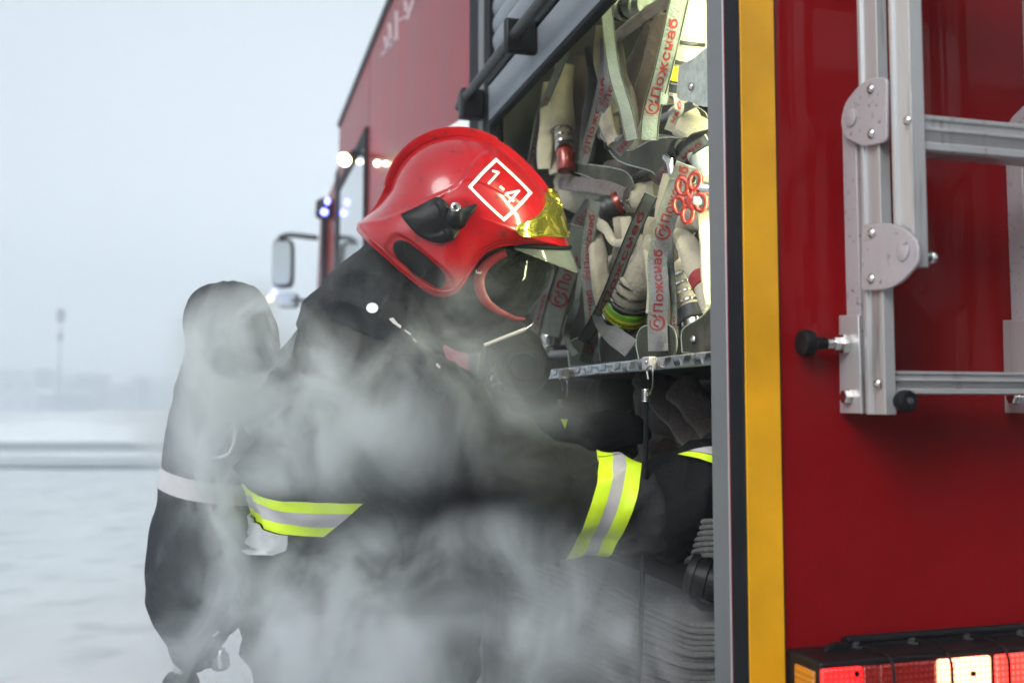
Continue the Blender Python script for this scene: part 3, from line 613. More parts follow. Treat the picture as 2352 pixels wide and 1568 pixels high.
def strap(label, path, xp, wpx, m='strapg', text=None, tlen=.55, t0=.12, flip=False, tsz=.46, toff=0, end=True, repeat=1, gap=.1, logo_on=True, curl=0.0, twist=None, cat='strap', group='printed straps holding the hoses', ghost=0):
    pts = [X(q[0], q[1], q[2] if len(q) > 2 else xp) for q in path]; P = cr(pts, 8)
    wl = [wpx/F0*dep(p) for p in P]; wd = sum(wl)/len(wl)
    nv = lambda p, t: (CAM-p).normalized() + (Vector((twist*math.sin(t*5), 0, 0)) if twist else Vector((0, 0, 0)))
    o = MB().ribbon(P, wd, nv, .0016, curl).build('hose_strap', m, sharp=70); tag(o, label, cat, group)
    # stitched edges
    cum = [0]
    for i in range(len(P)-1): cum.append(cum[-1]+(P[i+1]-P[i]).length)
    Ltot = cum[-1]
    def at(s, u, off):
        s = max(0, min(Ltot*.9999, s)); i = 0
        while cum[i+1] < s: i += 1
        f = (s-cum[i])/(cum[i+1]-cum[i]); p = P[i].lerp(P[i+1], f); t = (P[min(i+2, len(P)-1)]-P[max(i-1, 0)]).normalized(); nn = nv(p, s/Ltot)
        nn = (nn-t*nn.dot(t)).normalized(); sd_ = t.cross(nn); return p+sd_*(u*wd)+nn*(.0008+off+curl*(1-(2*u)**2))
    for u in (-.44, .44):
        MB().ribbon([at(Ltot*k/40, u, .0004) for k in range(41)], wd*.07, nv, .0008).build('strap_edge', 'strap' if m == 'strapg' else 'saddle', o)
    if text:
        mb = MB(); vs, fs = text2d(text, 1, .028, 1.08); wt = max(v[0] for v in vs); hgt = .74
        # path runs from the bottom of the strap to its top; letters stand sideways, tops towards picture left
        for r_ in range(repeat):
            base = t0*Ltot + r_*Ltot*(tlen+gap); tl_ = tlen*Ltot
            lg = wd*.95 if logo_on else 0
            sgn = -1 if flip else 1
            if logo_on:
                lv_, lf = logo(); mb.add([at(base+v[0]*lg*.9, -sgn*((v[1]-.5)*.85)-toff*sgn, .0007) for v in lv_], lf)
            mb.add([at(base+lg+v[0]/wt*(tl_-lg), -sgn*((v[1]-.35)/hgt*tsz)-toff*sgn, .0007) for v in vs], fs)
        mb.build('strap_print', 'print', o, smooth=False)
    return o
LIGHT = 'Пожснаб'
x0 = XS
# upper row -------------------------------------------------------
h = hose('pale short hose end with a red coupling, hanging leftmost in the upper row', [(1300, 150, 44), (1292, 200, 52), (1288, 260, 58), (1292, 300, 60)], x0+.10)
rings(h, X(1292, 292, x0+.10), X(1296, 336, x0+.10), 3, .0195); band(h, X(1292, 296, x0+.10), X(1296, 338, x0+.10), .0185, 'hose', 'cuff')
band(h, X(1296, 338, x0+.10), X(1298, 345, x0+.10), .0215, 'steel'); band(h, X(1298, 345, x0+.10), X(1301, 392, x0+.10), .0200, 'redm')
hose('flat pale hose standing left of the red coupling', [(1258, 190, 20), (1256, 260, 34), (1254, 330, 36), (1252, 388, 34)], x0+.07, flat=.35)
hose('cream hose bent into a sharp fold near the top of the locker', [(1458, 300, 26), (1450, 240, 26), (1432, 180, 28), (1418, 120, 28), (1416, 92, 26), (1440, 66, 26), (1490, 30, 30), (1530, 4, 30), (1560, -30, 30)], x0+.09, flat=.6)
hose('brown hose loop lying behind the cream fold', [(1440, 250, 60), (1462, 180, 66), (1490, 110, 66), (1510, 60, 60)], x0+.15, 'hoseb', flat=.5)
hose('brown flat hose tucked between the cream fold and the long printed strap', [(1450, 290, 30), (1476, 200, 34), (1500, 110, 36), (1524, 30, 36)], x0+.12, 'hoseb', flat=.5)
hose('pink stained hose hanging behind the grey strap in the upper row', [(1385, 230, 30), (1392, 280, 34), (1412, 330, 32)], x0+.10, 'hose', flat=.5)
hs1 = hose('widest cream hose end, brightly lit beside the door post', [(1602, -40, 74), (1592, 20, 76), (1582, 80, 78), (1572, 130, 76), (1566, 152, 74)], x0+.07)
p0, r0 = D2(1580, 84, x0+.07, 80); rings(hs1, X(1583, 78, x0+.07), X(1576, 118, x0+.07), 1, r0*1.0, 'dark'); rings(hs1, X(1570, 134, x0+.07), X(1567, 150, x0+.07), 1, r0*.98, 'dark')
band(hs1, X(1566, 152, x0+.07), X(1560, 186, x0+.07), r0*.92, 'yellow'); band(hs1, X(1560, 187, x0+.07), X(1559, 192, x0+.07), r0*.95, 'steel'); band(hs1, X(1559, 193, x0+.07), X(1556, 214, x0+.07), r0*.85, 'dark')
hose('second cream hose half hidden by the door post at the top', [(1622, -30, 40), (1616, 60, 40), (1610, 150, 40)], x0+.10)
# drum coupling at top
A, B = X(1408, 22, x0+.12), X(1490, 8, x0+.12); r_ = .024
cc = MB().lathe(A, B, [(0, r_*.8), (.03, r_), (.12, r_), (.13, r_*.86), (.3, r_*.86), (.31, r_*1.02), (.40, r_*1.02), (.41, r_*.86), (.6, r_*.86), (.62, r_*1.04), (.8, r_*1.04), (.82, r_*.9), (1, r_*.9)], 32).build('hose_coupling', 'saddleb')
tag(cc, 'pale ribbed metal coupling at the top edge of the locker', 'coupling', 'metal hose couplings')
for q in (.18, .47, .7): c = A.lerp(B, q); MB().lathe(c, c+(B-A)*.05, [(0, r_*.9), (.1, r_*.97), (.9, r_*.97), (1, r_*.9)], 32).build('rubber_ring', 'blk', cc)
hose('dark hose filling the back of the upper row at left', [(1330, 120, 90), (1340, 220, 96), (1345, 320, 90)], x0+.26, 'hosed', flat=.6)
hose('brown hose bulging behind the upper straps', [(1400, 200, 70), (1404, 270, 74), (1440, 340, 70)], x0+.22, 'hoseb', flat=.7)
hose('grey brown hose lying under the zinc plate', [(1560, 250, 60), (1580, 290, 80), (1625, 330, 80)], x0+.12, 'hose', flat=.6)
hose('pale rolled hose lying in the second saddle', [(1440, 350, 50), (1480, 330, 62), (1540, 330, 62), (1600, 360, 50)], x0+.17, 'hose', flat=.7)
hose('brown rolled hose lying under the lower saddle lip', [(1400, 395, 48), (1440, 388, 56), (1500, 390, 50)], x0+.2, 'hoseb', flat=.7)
for lab, pa, xx, mm in (('narrow folded hose between the red coupling and the printed strap', [(1338, 130, 30), (1334, 220, 40), (1326, 300, 34), (1330, 370, 30)], .17, 'hoseb'),
    ('dusty hose fold left of the hanging grey straps', [(1360, 110, 34), (1366, 200, 40), (1350, 300, 40), (1346, 370, 34)], .14, 'hosed'),
    ('pale hose tucked behind the printed strap overlap', [(1384, 60, 30), (1380, 140, 36), (1396, 200, 34), (1420, 260, 30)], .13, 'hose'),
    ('cream hose fold below the dark rod in the upper row', [(1450, 340, 30), (1480, 300, 34), (1500, 250, 30), (1512, 200, 26)], .10, 'hose'),
    ('brown hose crossing behind the middle saddle', [(1380, 300, 40), (1430, 310, 44), (1480, 280, 44), (1540, 240, 44)], .155, 'hoseb'),
    ('folded hose edge showing under the leftmost saddle', [(1290, 420, 30), (1330, 425, 34), (1390, 432, 34), (1440, 445, 30)], .12, 'hoseb'),
    ('pale fold pressed between the white bent hose and the diagonal strap', [(1420, 500, 26), (1424, 570, 34), (1410, 640, 38), (1404, 720, 34)], .11, 'hose'),
    ('cream fold just left of the broadest lower strap', [(1500, 500, 30), (1492, 560, 34), (1500, 640, 30), (1498, 720, 30)], .075, 'hose'),
    ('dusty fold between the broadest strap and the ribbed hose', [(1552, 470, 20), (1546, 560, 26), (1552, 660, 28), (1556, 750, 26)], .085, 'hoseb'),
    ('dark fold low behind the greenish wide strap', [(1250, 640, 50), (1270, 720, 56), (1290, 800, 50)], .15, 'hosed')):
    hose(lab, pa, x0+xx, mm, flat=.45)
for lab, pa, xx in (('cream vertical fold beside the flat pale hose in the upper row', [(1270, 190, 20), (1272, 270, 26), (1270, 350, 26), (1274, 400, 22)], .09),
    ('cream vertical fold right of the hanging printed strap', [(1404, 150, 20), (1412, 220, 26), (1408, 290, 28), (1416, 350, 24)], .125),
    ('bright cream fold left of the widest cream hose end', [(1560, -20, 30), (1550, 60, 34), (1544, 140, 34), (1536, 220, 28)], .085),
    ('cream fold hanging between the open coupling and the diagonal strap', [(1438, 500, 26), (1446, 560, 34), (1436, 620, 34), (1420, 680, 28)], .095),
    ('outer cream fold under the spindle of the valve', [(1612, 480, 30), (1622, 540, 40), (1628, 620, 36), (1640, 700, 30)], .055)):
    hose(lab, pa, x0+xx, 'hose', flat=.5)
# saddles: thin curved sheet plates with rolled edges
def saddle(label, poly, xp, m='saddle', th=.003, screw=None, bend=.03, name='hose_saddle', group='sheet metal saddles', rim=True):
    P2 = cr([Vector((a, b, 0)) for a, b in poly+[poly[0]]], 5)[:-1]; c = sum(P2, Vector())/len(P2); n = len(P2)
    vs = []; fs = []; R_ = 6
    def pt(v, q, off):
        x_ = xp+bend*(1-q*q)*.0+off+ bend*((v.x-c.x)/160)**2; return X(v.x, v.y, x_)
    for side in (0, 1):
        for j in range(R_+1):
            q = j/R_
            for v in P2: u = c.lerp(v, max(q, .02)); vs.append(pt(u, q, th*side))
    H = (R_+1)*n
    for side in (0, 1):
        o = side*H
        for j in range(R_):
            for k in range(n): fs.append((o+j*n+k, o+j*n+(k+1) % n, o+(j+1)*n+(k+1) % n, o+(j+1)*n+k))
        fs.append(tuple(o+k for k in range(n)))
    for k in range(n): fs.append((R_*n+k, R_*n+(k+1) % n, H+R_*n+(k+1) % n, H+R_*n+k))
    o = MB().add(vs, fs).build(name, m); tag(o, label, 'saddle' if name == 'hose_saddle' else 'plate', group)
    if rim: MB().tube([pt(v, 1, th*.5) for v in P2]+[pt(P2[0], 1, th*.5)], .0016, seg=8).build('rolled_rim', 'saddleb', o)
    if screw: q = X(screw[0], screw[1], xp-.001+bend*((screw[0]-c.x)/160)**2); b = MB(); bolt(b, q, .006, .005); b.build('screw', 'steel', o)
    return o
saddle('speckled zinc plate with one brass screw beside the door post', [(1558, 152), (1590, 136), (1636, 112), (1636, 238), (1580, 232), (1556, 222)], x0+.045, 'saddleb', screw=(1588, 200), bend=0, name='zinc_plate', rim=False)
saddle('grey green saddle lip below the long printed strap', [(1502, 308), (1508, 252), (1560, 240), (1620, 260), (1628, 330), (1600, 380), (1560, 320)], x0+.14)
saddle('grey green saddle sweeping under the middle of the upper row', [(1380, 310), (1386, 296), (1400, 336), (1450, 345), (1500, 322), (1556, 318), (1570, 345), (1600, 352), (1595, 420), (1560, 400), (1520, 432), (1500, 395), (1420, 368)], x0+.10)
saddle('dull saddle under the red coupling, nearest the helmet', [(1314, 345), (1326, 372), (1400, 385), (1440, 398), (1455, 432), (1415, 428), (1330, 398), (1310, 388)], x0+.12)
# rods
for lab, a, b, xx in (('thin dark rod between the upper saddles', (1395, 335), (1600, 235), x0+.105), ('thin dark rod under the middle saddle', (1440, 420), (1560, 350), x0+.15)):
    o = MB().tube([X(a[0], a[1], xx), X(b[0], b[1], xx)], .007).build('support_rod', 'alug'); tag(o, lab, 'rod', 'support rods between the saddles')
    MB().lathe(X(a[0], a[1], xx), X(a[0]+6, a[1]-3, xx), [(0, .006), (.2, .009), (1, .009)], 12).build('end_cap', 'blk', o)
# straps upper
strap('widest grey green strap with large red lettering, left of the lit hose', [(1490, 322), (1496, 260), (1518, 180), (1540, 90), (1560, 0), (1572, -40)], x0+.035, 44, 'strap', LIGHT, .62, .16, repeat=1, tsz=.46, toff=.04, curl=.0008)
strap('narrow strap hanging beside the widest strap', [(1524, 240), (1532, 160), (1552, 80), (1576, -30)], x0+.045, 22, 'strap')
strap('grey strap with red lettering hanging in the middle of the upper row', [(1338, 378), (1350, 330), (1372, 250), (1386, 180), (1392, 90)], x0+.06, 24, 'strapg', LIGHT, .62, .10, tsz=.5)
strap('grey printed strap lapping over its left neighbour near the pull bar', [(1376, 252), (1400, 215), (1402, 150), (1398, 70)], x0+.055, 28, 'strapg', LIGHT, .75, .1, tsz=.44)
strap('long plain grey green strap falling from the top beside the cream fold', [(1452, 322), (1436, 250), (1412, 170), (1400, 90), (1392, 10)], x0+.05, 30, 'strap', None)
strap('short strap end wrapped over the dark rod', [(1415, 350), (1440, 322), (1452, 295)], x0+.06, 30, 'strapg', 'снаб', .7, .1, tsz=.4, logo_on=False)
strap('twisted strap hanging at the far left of the upper row', [(1214, 410), (1226, 340), (1238, 270), (1262, 210), (1292, 140), (1300, 110)], x0+.06, 18, 'strap', LIGHT, .5, .1, tsz=.4, twist=.6)
strap('strap end looped by the black bung under the zinc plate', [(1536, 300), (1548, 270), (1560, 250), (1556, 215)], x0+.06, 22, 'strapg', 'наб', .6, .2, tsz=.4, logo_on=False)
# valve cluster right of the middle
vv = empty('hand_valve', 'red four lobed valve handwheel on a pale spindle beside the post', 'valve')
c0 = X(1586, 453, x0+.03); nrm = (CAM-c0).normalized(); nrm = (nrm + Vector((-.25, .25, .1))).normalized(); u_ = Vector((0, 0, 1)).cross(nrm).normalized(); v_ = nrm.cross(u_)
def vp(a, b, k=0): return c0+u_*a+v_*b+nrm*k
S = dep(c0)/F0
mb = MB()
lob = [(-19, 27, .15), (13, 36, -.25), (-29, -15, .1), (-9, -38, -.15), (24, -14, 0)]
for a, b, an in lob:
    mb.tube([vp((a+13*math.cos(t)*math.cos(an)-19*math.sin(t)*math.sin(an))*S, (b+13*math.cos(t)*math.sin(an)+19*math.sin(t)*math.cos(an))*S) for t in [2*math.pi*k/26 for k in range(27)]],   .0036, seg=10)
mb.tube([vp(0, -8*S, -.004), vp(0, -8*S, .004)], .0062, seg=18)
for a, b, an in lob: mb.tube([vp(0, -2*S), vp(a*.42*S, b*.42*S)], .0028, seg=8)
mesh_object('handwheel', remesh(mb, .0009, 1), 'redm', vv)
MB().tube([vp(-2*S, -4*S, -.002), vp(30*S, -18*S, -.012), vp(75*S, -34*S, -.02)], [.006, .0075, .009]).build('spindle', 'alug', vv)
MB().lathe(vp(6*S, -6*S, .002), vp(26*S, -15*S, -.009), [(0, .005), (.2, .0075), (1, .0082)]).build('spindle_collar', 'saddleb', vv)
MB().tube([vp(14*S, 22*S, -.004), vp(26*S, 18*S, -.006), vp(60*S, 10*S, -.01)], [.006, .0098, .010], round_cap=True).build('valve_body', 'steel', vv)
A, B = X(1565, 345, x0+.11), X(1640, 395, x0+.07)
cc = MB().lathe(X(1558, 350, x0+.10), X(1650, 330, x0+.10), [(0, .018), (.05, .021), (.2, .021), (.21, .017), (.5, .018), (.52, .024), (1, .024)], 30).build('hose_coupling', 'blk'); tag(cc, 'black coupling ring above the red handwheel', 'coupling', 'metal hose couplings')
cc = MB().lathe(X(1602, 336, x0+.07), X(1640, 420, x0+.07), [(0, .012), (.1, .02), (.3, .02), (.31, .017), (.5, .017), (.51, .021), (1, .021)], 30).build('hose_coupling', 'saddleb'); tag(cc, 'pale toothed coupling above the red handwheel, against the post', 'coupling', 'metal hose couplings')
o = MB().tube([X(1532, 362, x0+.08), X(1542, 372, x0+.08), X(1545, 400, x0+.08)], [.008, .0085, .007], round_cap=True).build('clip_lever', 'steel'); tag(o, 'small bright lever left of the black coupling ring', 'lever')
# lower row -------------------------------------------------------
cc = empty('hose_coupling', 'open metal coupling facing left above the lower hoses', 'coupling', 'metal hose couplings')
A = X(1372, 492, x0+.085); B = X(1432, 462, x0+.13); ax = (B-A)
MB().lathe(A, B, [(0.12, .018), (0, .021), (0, .0255), (.18, .0262), (.22, .0245), (.40, .0245), (.42, .0255), (.58, .0255), (.6, .022), (1, .022)], 36).build('coupling_body', 'dark', cc)
MB().lathe(A-ax*.03, A+ax*.035, [(1, .0205), (0, .0205), (0, .0262), (1, .0262)], 36).build('lip_ring', 'steel', cc)
MB().lathe(A+ax*.66, A+ax*.98, [(0, .0225), (.1, .0235), (.9, .0235), (1, .0225)], 36).build('red_band', 'redm', cc)
MB().lathe(A+ax*.03, A+ax*.05, [(0, .0200), (1, .0200)], 30).build('mouth', 'rub', cc)
h = hose('pale hose running right from the open coupling', [(1432, 464, 56, x0+.13), (1470, 455, 60, x0+.15), (1520, 440, 60, x0+.17)], x0+.15)
rings(h, X(1436, 462, x0+.132), X(1462, 456, x0+.145), 2, .021)
hose('grey hose lying behind the gold visor', [(1290, 410, 50), (1320, 455, 66), (1360, 430, 60), (1420, 420, 50)], x0+.17, 'hose', flat=.8)
hose('white hose bent over beside the narrow upright strap', [(1392, 740, 34), (1384, 660, 44), (1374, 590, 42), (1364, 535, 34), (1374, 516, 26), (1394, 530, 22), (1412, 556, 20), (1440, 560, 18)], x0+.07, flat=.6)
hose('thick pale hose behind the open coupling in the lower row', [(1398, 610, 44), (1430, 600, 50), (1470, 560, 50)], x0+.14, 'hose')
hm = hose('cream hose standing in the middle of the lower row on a green and yellow coupling', [(1512, 545, 52), (1500, 570, 72), (1478, 620, 86), (1462, 650, 90)], x0+.085)
r0 = D2(1455, 650, x0+.085, 92)[1]
A, B = X(1466, 632, x0+.085), X(1445, 694, x0+.085)
band(hm, A, B, r0*.98, 'hose', 'cuff', r2=r0*1.02); rings(hm, A, B, 3, r0, 'steel', r2=r0*1.06)
A2 = X(1443, 698, x0+.085); B2 = X(1434, 722, x0+.085); dd = (B2-A2)
band(hm, B, A2, r0*1.06, 'steel', 'coupling_ring'); gb = band(hm, A2, B2, r0*1.10, 'green', 'coupling', r2=r0*1.16)
band(hm, A2+dd*.42, A2+dd*.60, r0*1.145, 'yellow', 'yellow_line'); band(hm, A2+dd*.78, A2+dd*.92, r0*1.165, 'yellow', 'yellow_line')
band(hm, B2, B2+dd*.16, r0*1.18, 'steel', 'coupling_ring'); band(hm, B2+dd*.16, B2+dd*.95, r0*1.12, 'rub', 'rubber_seal', r2=r0*.92)
# coupling lettering
vs, fs = text2d('БОГАТЫРЬ', 1, .02); wt = max(v[0] for v in vs); mb = MB(); axd = dd.normalized(); rv0 = (CAM-A2); rv0 = (rv0-axd*rv0.dot(axd)).normalized(); tv = axd.cross(rv0)
if tv.dot(RV) < 0: tv = -tv
pts = []
for a, b in vs:
    ang = (a/wt-.5)*1.9-.15; pts.append(A2+dd*(.80-b*.17)+(rv0*math.cos(ang)+tv*math.sin(ang))*(r0*1.172))
mb.add(pts, fs).build('coupling_lettering', 'blk', hm, smooth=False)
hr = hose('ribbed cream hose standing right of the broad printed strap', [(1538, 400, 34), (1532, 450, 44), (1530, 520, 56), (1548, 590, 70), (1570, 640, 66)], x0+.095, flat=.8)
r1 = D2(1570, 650, x0+.095, 64)[1]
A, B = X(1566, 632, x0+.095), X(1588, 712, x0+.095); band(hr, A, B, r1*.96, 'hose', 'cuff'); rings(hr, A, B, 4, r1, 'steel'); band(hr, B, X(1596, 740, x0+.095), r1*1.08, 'dark'); band(hr, X(1596, 740, x0+.095), X(1604, 775, x0+.095), r1*1.0, 'steel')
hp = hose('outermost looped hose under the red handwheel, with a red stain', [(1560, 560, 40), (1572, 520, 50), (1600, 500, 54), (1630, 520, 50), (1660, 600, 50), (1680, 700, 46)], x0+.075, 'hose', flat=.8)
hs2 = hose('rosy brown hose curving down beside the post', [(1556, 530, 30), (1572, 560, 52), (1598, 610, 56), (1622, 660, 52), (1645, 710, 50)], x0+.065, 'hose', flat=.8)
band(hs2, X(1608, 634, x0+.065), X(1620, 660, x0+.065), D2(1610, 640, x0+.065, 57)[1], 'stain', 'red_stain')
hose('cream hose folded over behind the handwheel', [(1540, 480, 40), (1570, 470, 60), (1610, 470, 70), (1640, 500, 60)], x0+.12, 'hose')
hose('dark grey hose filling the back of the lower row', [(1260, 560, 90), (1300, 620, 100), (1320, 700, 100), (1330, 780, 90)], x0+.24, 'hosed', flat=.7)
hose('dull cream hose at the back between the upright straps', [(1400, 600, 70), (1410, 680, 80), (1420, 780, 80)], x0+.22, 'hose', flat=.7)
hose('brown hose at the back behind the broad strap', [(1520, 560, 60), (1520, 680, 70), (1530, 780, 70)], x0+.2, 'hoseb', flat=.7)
# straps lower
strap('narrow upright grey strap hanging left of the white bent hose', [(1344, 832), (1358, 770), (1354, 690), (1348, 600), (1356, 520), (1366, 462)], x0+.055, 28, 'strapg', LIGHT, .40, .06, repeat=2, gap=.06, tsz=.44)
strap('diagonal strap crossing from the open coupling down to the shelf', [(1338, 785), (1372, 730), (1404, 660), (1440, 570), (1470, 500), (1496, 448)], x0+.045, 30, 'strap', LIGHT, .62, .28, tsz=.44)
strap('loose tongue of grey strap lying under the green coupling', [(1450, 800), (1410, 770), (1385, 735), (1378, 700)], x0+.05, 44, 'strapg')
strap('broadest lower strap with red lettering, hanging straight to the shelf', [(1512, 806), (1510, 740), (1514, 680), (1510, 600), (1526, 520), (1552, 440), (1576, 378)], x0+.032, 46, 'strapg', LIGHT, .42, .10, repeat=2, gap=.05, tsz=.45, toff=.02)
strap('slim strap falling behind the broadest lower strap', [(1546, 800), (1548, 700), (1540, 600), (1536, 500)], x0+.06, 16, 'strap', 'снаб', .2, .04, tsz=.4, logo_on=False)
strap('greenish wide strap with faded red lettering below the clear visor', [(1262, 770), (1276, 710), (1298, 640), (1318, 580), (1334, 520)], x0+.075, 56, 'strap', 'Пожс', .50, .26, tsz=.46)
strap('thin strap beside the greenish wide strap, nearest the mask', [(1222, 795), (1232, 740), (1250, 680), (1264, 620)], x0+.06, 18, 'strapg', 'снаб', .5, .2, tsz=.4, logo_on=False)
strap('pale curling strap end right of the greenish wide strap', [(1322, 815), (1306, 790), (1302, 760), (1322, 700), (1336, 620)], x0+.07, 18, 'strap', None, twist=.5)
strap('dark red printed strap folded up over the handwheel coupling', [(1560, 372), (1584, 346), (1626, 320)], x0+.05, 26, 'strap', 'наб', .7, .1, tsz=.4, logo_on=False)
strap('dark strap slanting behind the middle saddle down to the valve', [(1505, 420), (1530, 385), (1552, 350)], x0+.09, 22, 'strapg', 'снаб', .7, .1, tsz=.4, logo_on=False)
strap('shadowed strap behind the narrow upright strap', [(1318, 560), (1330, 510), (1356, 470), (1362, 450)], x0+.10, 34, 'strapg', 'Пож', .6, .15, tsz=.46)
# low saddle plates on the shelf
saddle('rounded zinc bracket with one screw standing on the shelf by the post', [(1568, 808), (1566, 770), (1574, 752), (1610, 730), (1650, 700), (1650, 806)], x0+.045, 'saddle', screw=(1594, 779), bend=0)
saddle('middle rounded bracket standing on the shelf', [(1468, 824), (1462, 790), (1468, 760), (1490, 748), (1545, 752), (1550, 812), (1500, 822)], x0+.05, 'saddle', bend=0)
saddle('left rounded bracket standing on the shelf', [(1380, 832), (1376, 790), (1386, 768), (1430, 772), (1462, 800), (1460, 826)], x0+.07, 'saddle', bend=0)
saddle('leftmost rounded bracket standing on the shelf', [(1308, 840), (1306, 800), (1318, 780), (1350, 776), (1372, 800), (1372, 834)], x0+.08, 'saddle', bend=0)
o = MB().tube([X(1250, 815, x0+.09), X(1460, 806, x0+.09)], .009).build('support_rod', 'alug'); tag(o, 'horizontal rod running along just above the shelf', 'rod', 'support rods between the saddles'); MB().lathe(X(1380, 812, x0+.088), X(1440, 806, x0+.088), [(0, .010), (1, .010)]).build('sleeve', 'hosed', o)
cc = MB().lathe(X(1270, 760, x0+.09), X(1262, 800, x0+.09), [(0, .02), (.1, .024), (.4, .024), (.42, .02), (.6, .02), (.62, .023), (1, .023)], 30).build('hose_coupling', 'steel'); tag(cc, 'bright coupling standing on the shelf behind the mask regulator', 'coupling', 'metal hose couplings')
# bungee cords
def bungee(label, px, py, px2, py2, s=1.0):
    e = empty('bungee_cord', label, 'elastic cord', 'elastic cords hooked to the shelf edge'); xb = XS-.004
    q = X(px, py, xb+.008); MB().box(xb-.003, xb+.0098, q.y-.013, q.y+.013, q.z-.010, q.z+.010).build('clip_plate', 'plate', e, bevel=.002)
    b = MB(); bolt(b, Vector((xb-.0032, q.y-.006, q.z+.002)), .003, .003); b.build('screw', 'steel', e)
    q1 = X(px, py+8, xb-.006); q2 = X(px+1, py+48, xb-.006); q3 = X(px-8, py+72, xb-.006)
    MB().tube(cr([X(px-9, py+36, xb-.006), X(px-12, py+12, xb-.006), q1, q2, q3, X(px-15, py+62, xb-.006)], 6), .0013, seg=8).build('hook', 'steel', e)
    a = X(px-14, py+58, xb-.006); c = X(px-14, py+88, xb-.006); n = 80; pts = [a.lerp(c, k/n)+Vector((math.cos(k*.48), math.sin(k*.48), 0))*lerp(.0052, .0068, k/n) for k in range(n)]
    MB().tube(pts, .0011, seg=6).build('spring', 'steel', e)
    MB().tube(cr([c-(c-a)*.3, X(lerp(px, px2, .3)-10, lerp(py+88, py2, .3), xb-.004), X(lerp(px, px2, .7)-10, lerp(py+88, py2, .7), xb+.0), X(px2-10, py2, xb+.004)], 10), .0036, seg=10).build('cord', 'rub', e)
bungee('nearer elastic cord hooked under the shelf, reaching past the sleeve', 1498, 835, 1478, 1568)
bungee('farther elastic cord hooked under the shelf beside the mask', 1301, 860, 1290, 1300)
# lower compartment: crumpled dark hoses, layered flat hose, black coupling
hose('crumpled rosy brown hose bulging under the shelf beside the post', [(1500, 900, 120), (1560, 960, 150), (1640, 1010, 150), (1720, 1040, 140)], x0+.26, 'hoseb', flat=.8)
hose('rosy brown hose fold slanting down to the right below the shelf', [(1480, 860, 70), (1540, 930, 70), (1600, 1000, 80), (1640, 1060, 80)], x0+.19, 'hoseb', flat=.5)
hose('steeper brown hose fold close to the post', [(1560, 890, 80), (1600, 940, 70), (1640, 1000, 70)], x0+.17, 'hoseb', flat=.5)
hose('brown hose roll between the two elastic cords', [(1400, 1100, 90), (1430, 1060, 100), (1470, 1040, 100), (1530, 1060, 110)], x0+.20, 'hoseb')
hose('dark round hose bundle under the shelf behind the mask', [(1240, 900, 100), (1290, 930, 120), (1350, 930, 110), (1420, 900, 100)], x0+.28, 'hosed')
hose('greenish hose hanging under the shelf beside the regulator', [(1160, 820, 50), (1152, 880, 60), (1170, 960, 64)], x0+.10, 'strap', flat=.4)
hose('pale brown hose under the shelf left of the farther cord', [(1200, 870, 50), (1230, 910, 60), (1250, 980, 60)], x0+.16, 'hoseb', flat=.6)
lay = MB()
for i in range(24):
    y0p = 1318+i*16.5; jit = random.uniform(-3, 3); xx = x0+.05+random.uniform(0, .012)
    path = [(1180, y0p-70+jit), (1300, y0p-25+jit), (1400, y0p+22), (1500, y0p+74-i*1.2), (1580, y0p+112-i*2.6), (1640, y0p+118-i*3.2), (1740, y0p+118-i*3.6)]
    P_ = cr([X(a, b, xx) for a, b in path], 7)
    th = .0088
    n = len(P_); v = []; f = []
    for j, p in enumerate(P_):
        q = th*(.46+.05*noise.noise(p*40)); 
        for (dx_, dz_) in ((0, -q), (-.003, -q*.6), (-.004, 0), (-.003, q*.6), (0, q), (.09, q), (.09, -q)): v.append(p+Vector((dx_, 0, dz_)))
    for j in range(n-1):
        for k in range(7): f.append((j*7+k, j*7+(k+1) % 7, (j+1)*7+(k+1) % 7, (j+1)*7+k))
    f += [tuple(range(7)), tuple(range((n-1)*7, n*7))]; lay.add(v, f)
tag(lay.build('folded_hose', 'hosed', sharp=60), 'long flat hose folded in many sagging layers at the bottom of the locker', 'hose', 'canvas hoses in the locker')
lay = MB()
for i in range(7):
    y0p = 1196+i*13; P_ = cr([X(1560, y0p+14, x0+.06), X(1600, y0p+3, x0+.06), X(1640, y0p, x0+.06), X(1720, y0p+2, x0+.06)], 5); n = len(P_); v = []; f = []
    for p in P_:
        for (dx_, dz_) in ((0, -.0036), (-.003, -.002), (-.004, 0), (-.003, .002), (0, .0036), (.08, .0036), (.08, -.0036)): v.append(p+Vector((dx_, 0, dz_)))
    for j in range(n-1):
        for k in range(7): f.append((j*7+k, j*7+(k+1) % 7, (j+1)*7+(k+1) % 7, (j+1)*7+k))
    f += [tuple(range(7)), tuple(range((n-1)*7, n*7))]; lay.add(v, f)
tag(lay.build('folded_hose', 'hosed', sharp=60), 'small stack of flat hose layers above the black coupling by the post', 'hose', 'canvas hoses in the locker')
cc = empty('hose_coupling', 'glossy black coupling wedged above the layered hose by the post', 'coupling', 'metal hose couplings')
A, B = X(1585, 1315, x0+.045), X(1660, 1340, x0+.08); r_ = .030
MB().lathe(A, B, [(0, r_*.7), (0, r_*.94), (.1, r_), (.22, r_), (.23, r_*.86), (.42, r_*.86), (.43, r_*.98), (.6, r_*.98), (.62, r_*.84), (1, r_*.84)], 36).build('coupling_body', 'blk', cc)
MB().lathe(A-(B-A)*.02, A+(B-A)*.02, [(0, r_*.75), (0, r_*.9), (1, r_*.95)], 36).build('lip_ring', 'dark', cc)
MB().tube([X(1588, 1372, x0+.05), X(1612, 1392, x0+.05), X(1650, 1398, x0+.05)], .006, round_cap=True).build('lug', 'blk', cc)
def sstep(x): x = max(0, min(1, x)); return x*x*(3-2*x)
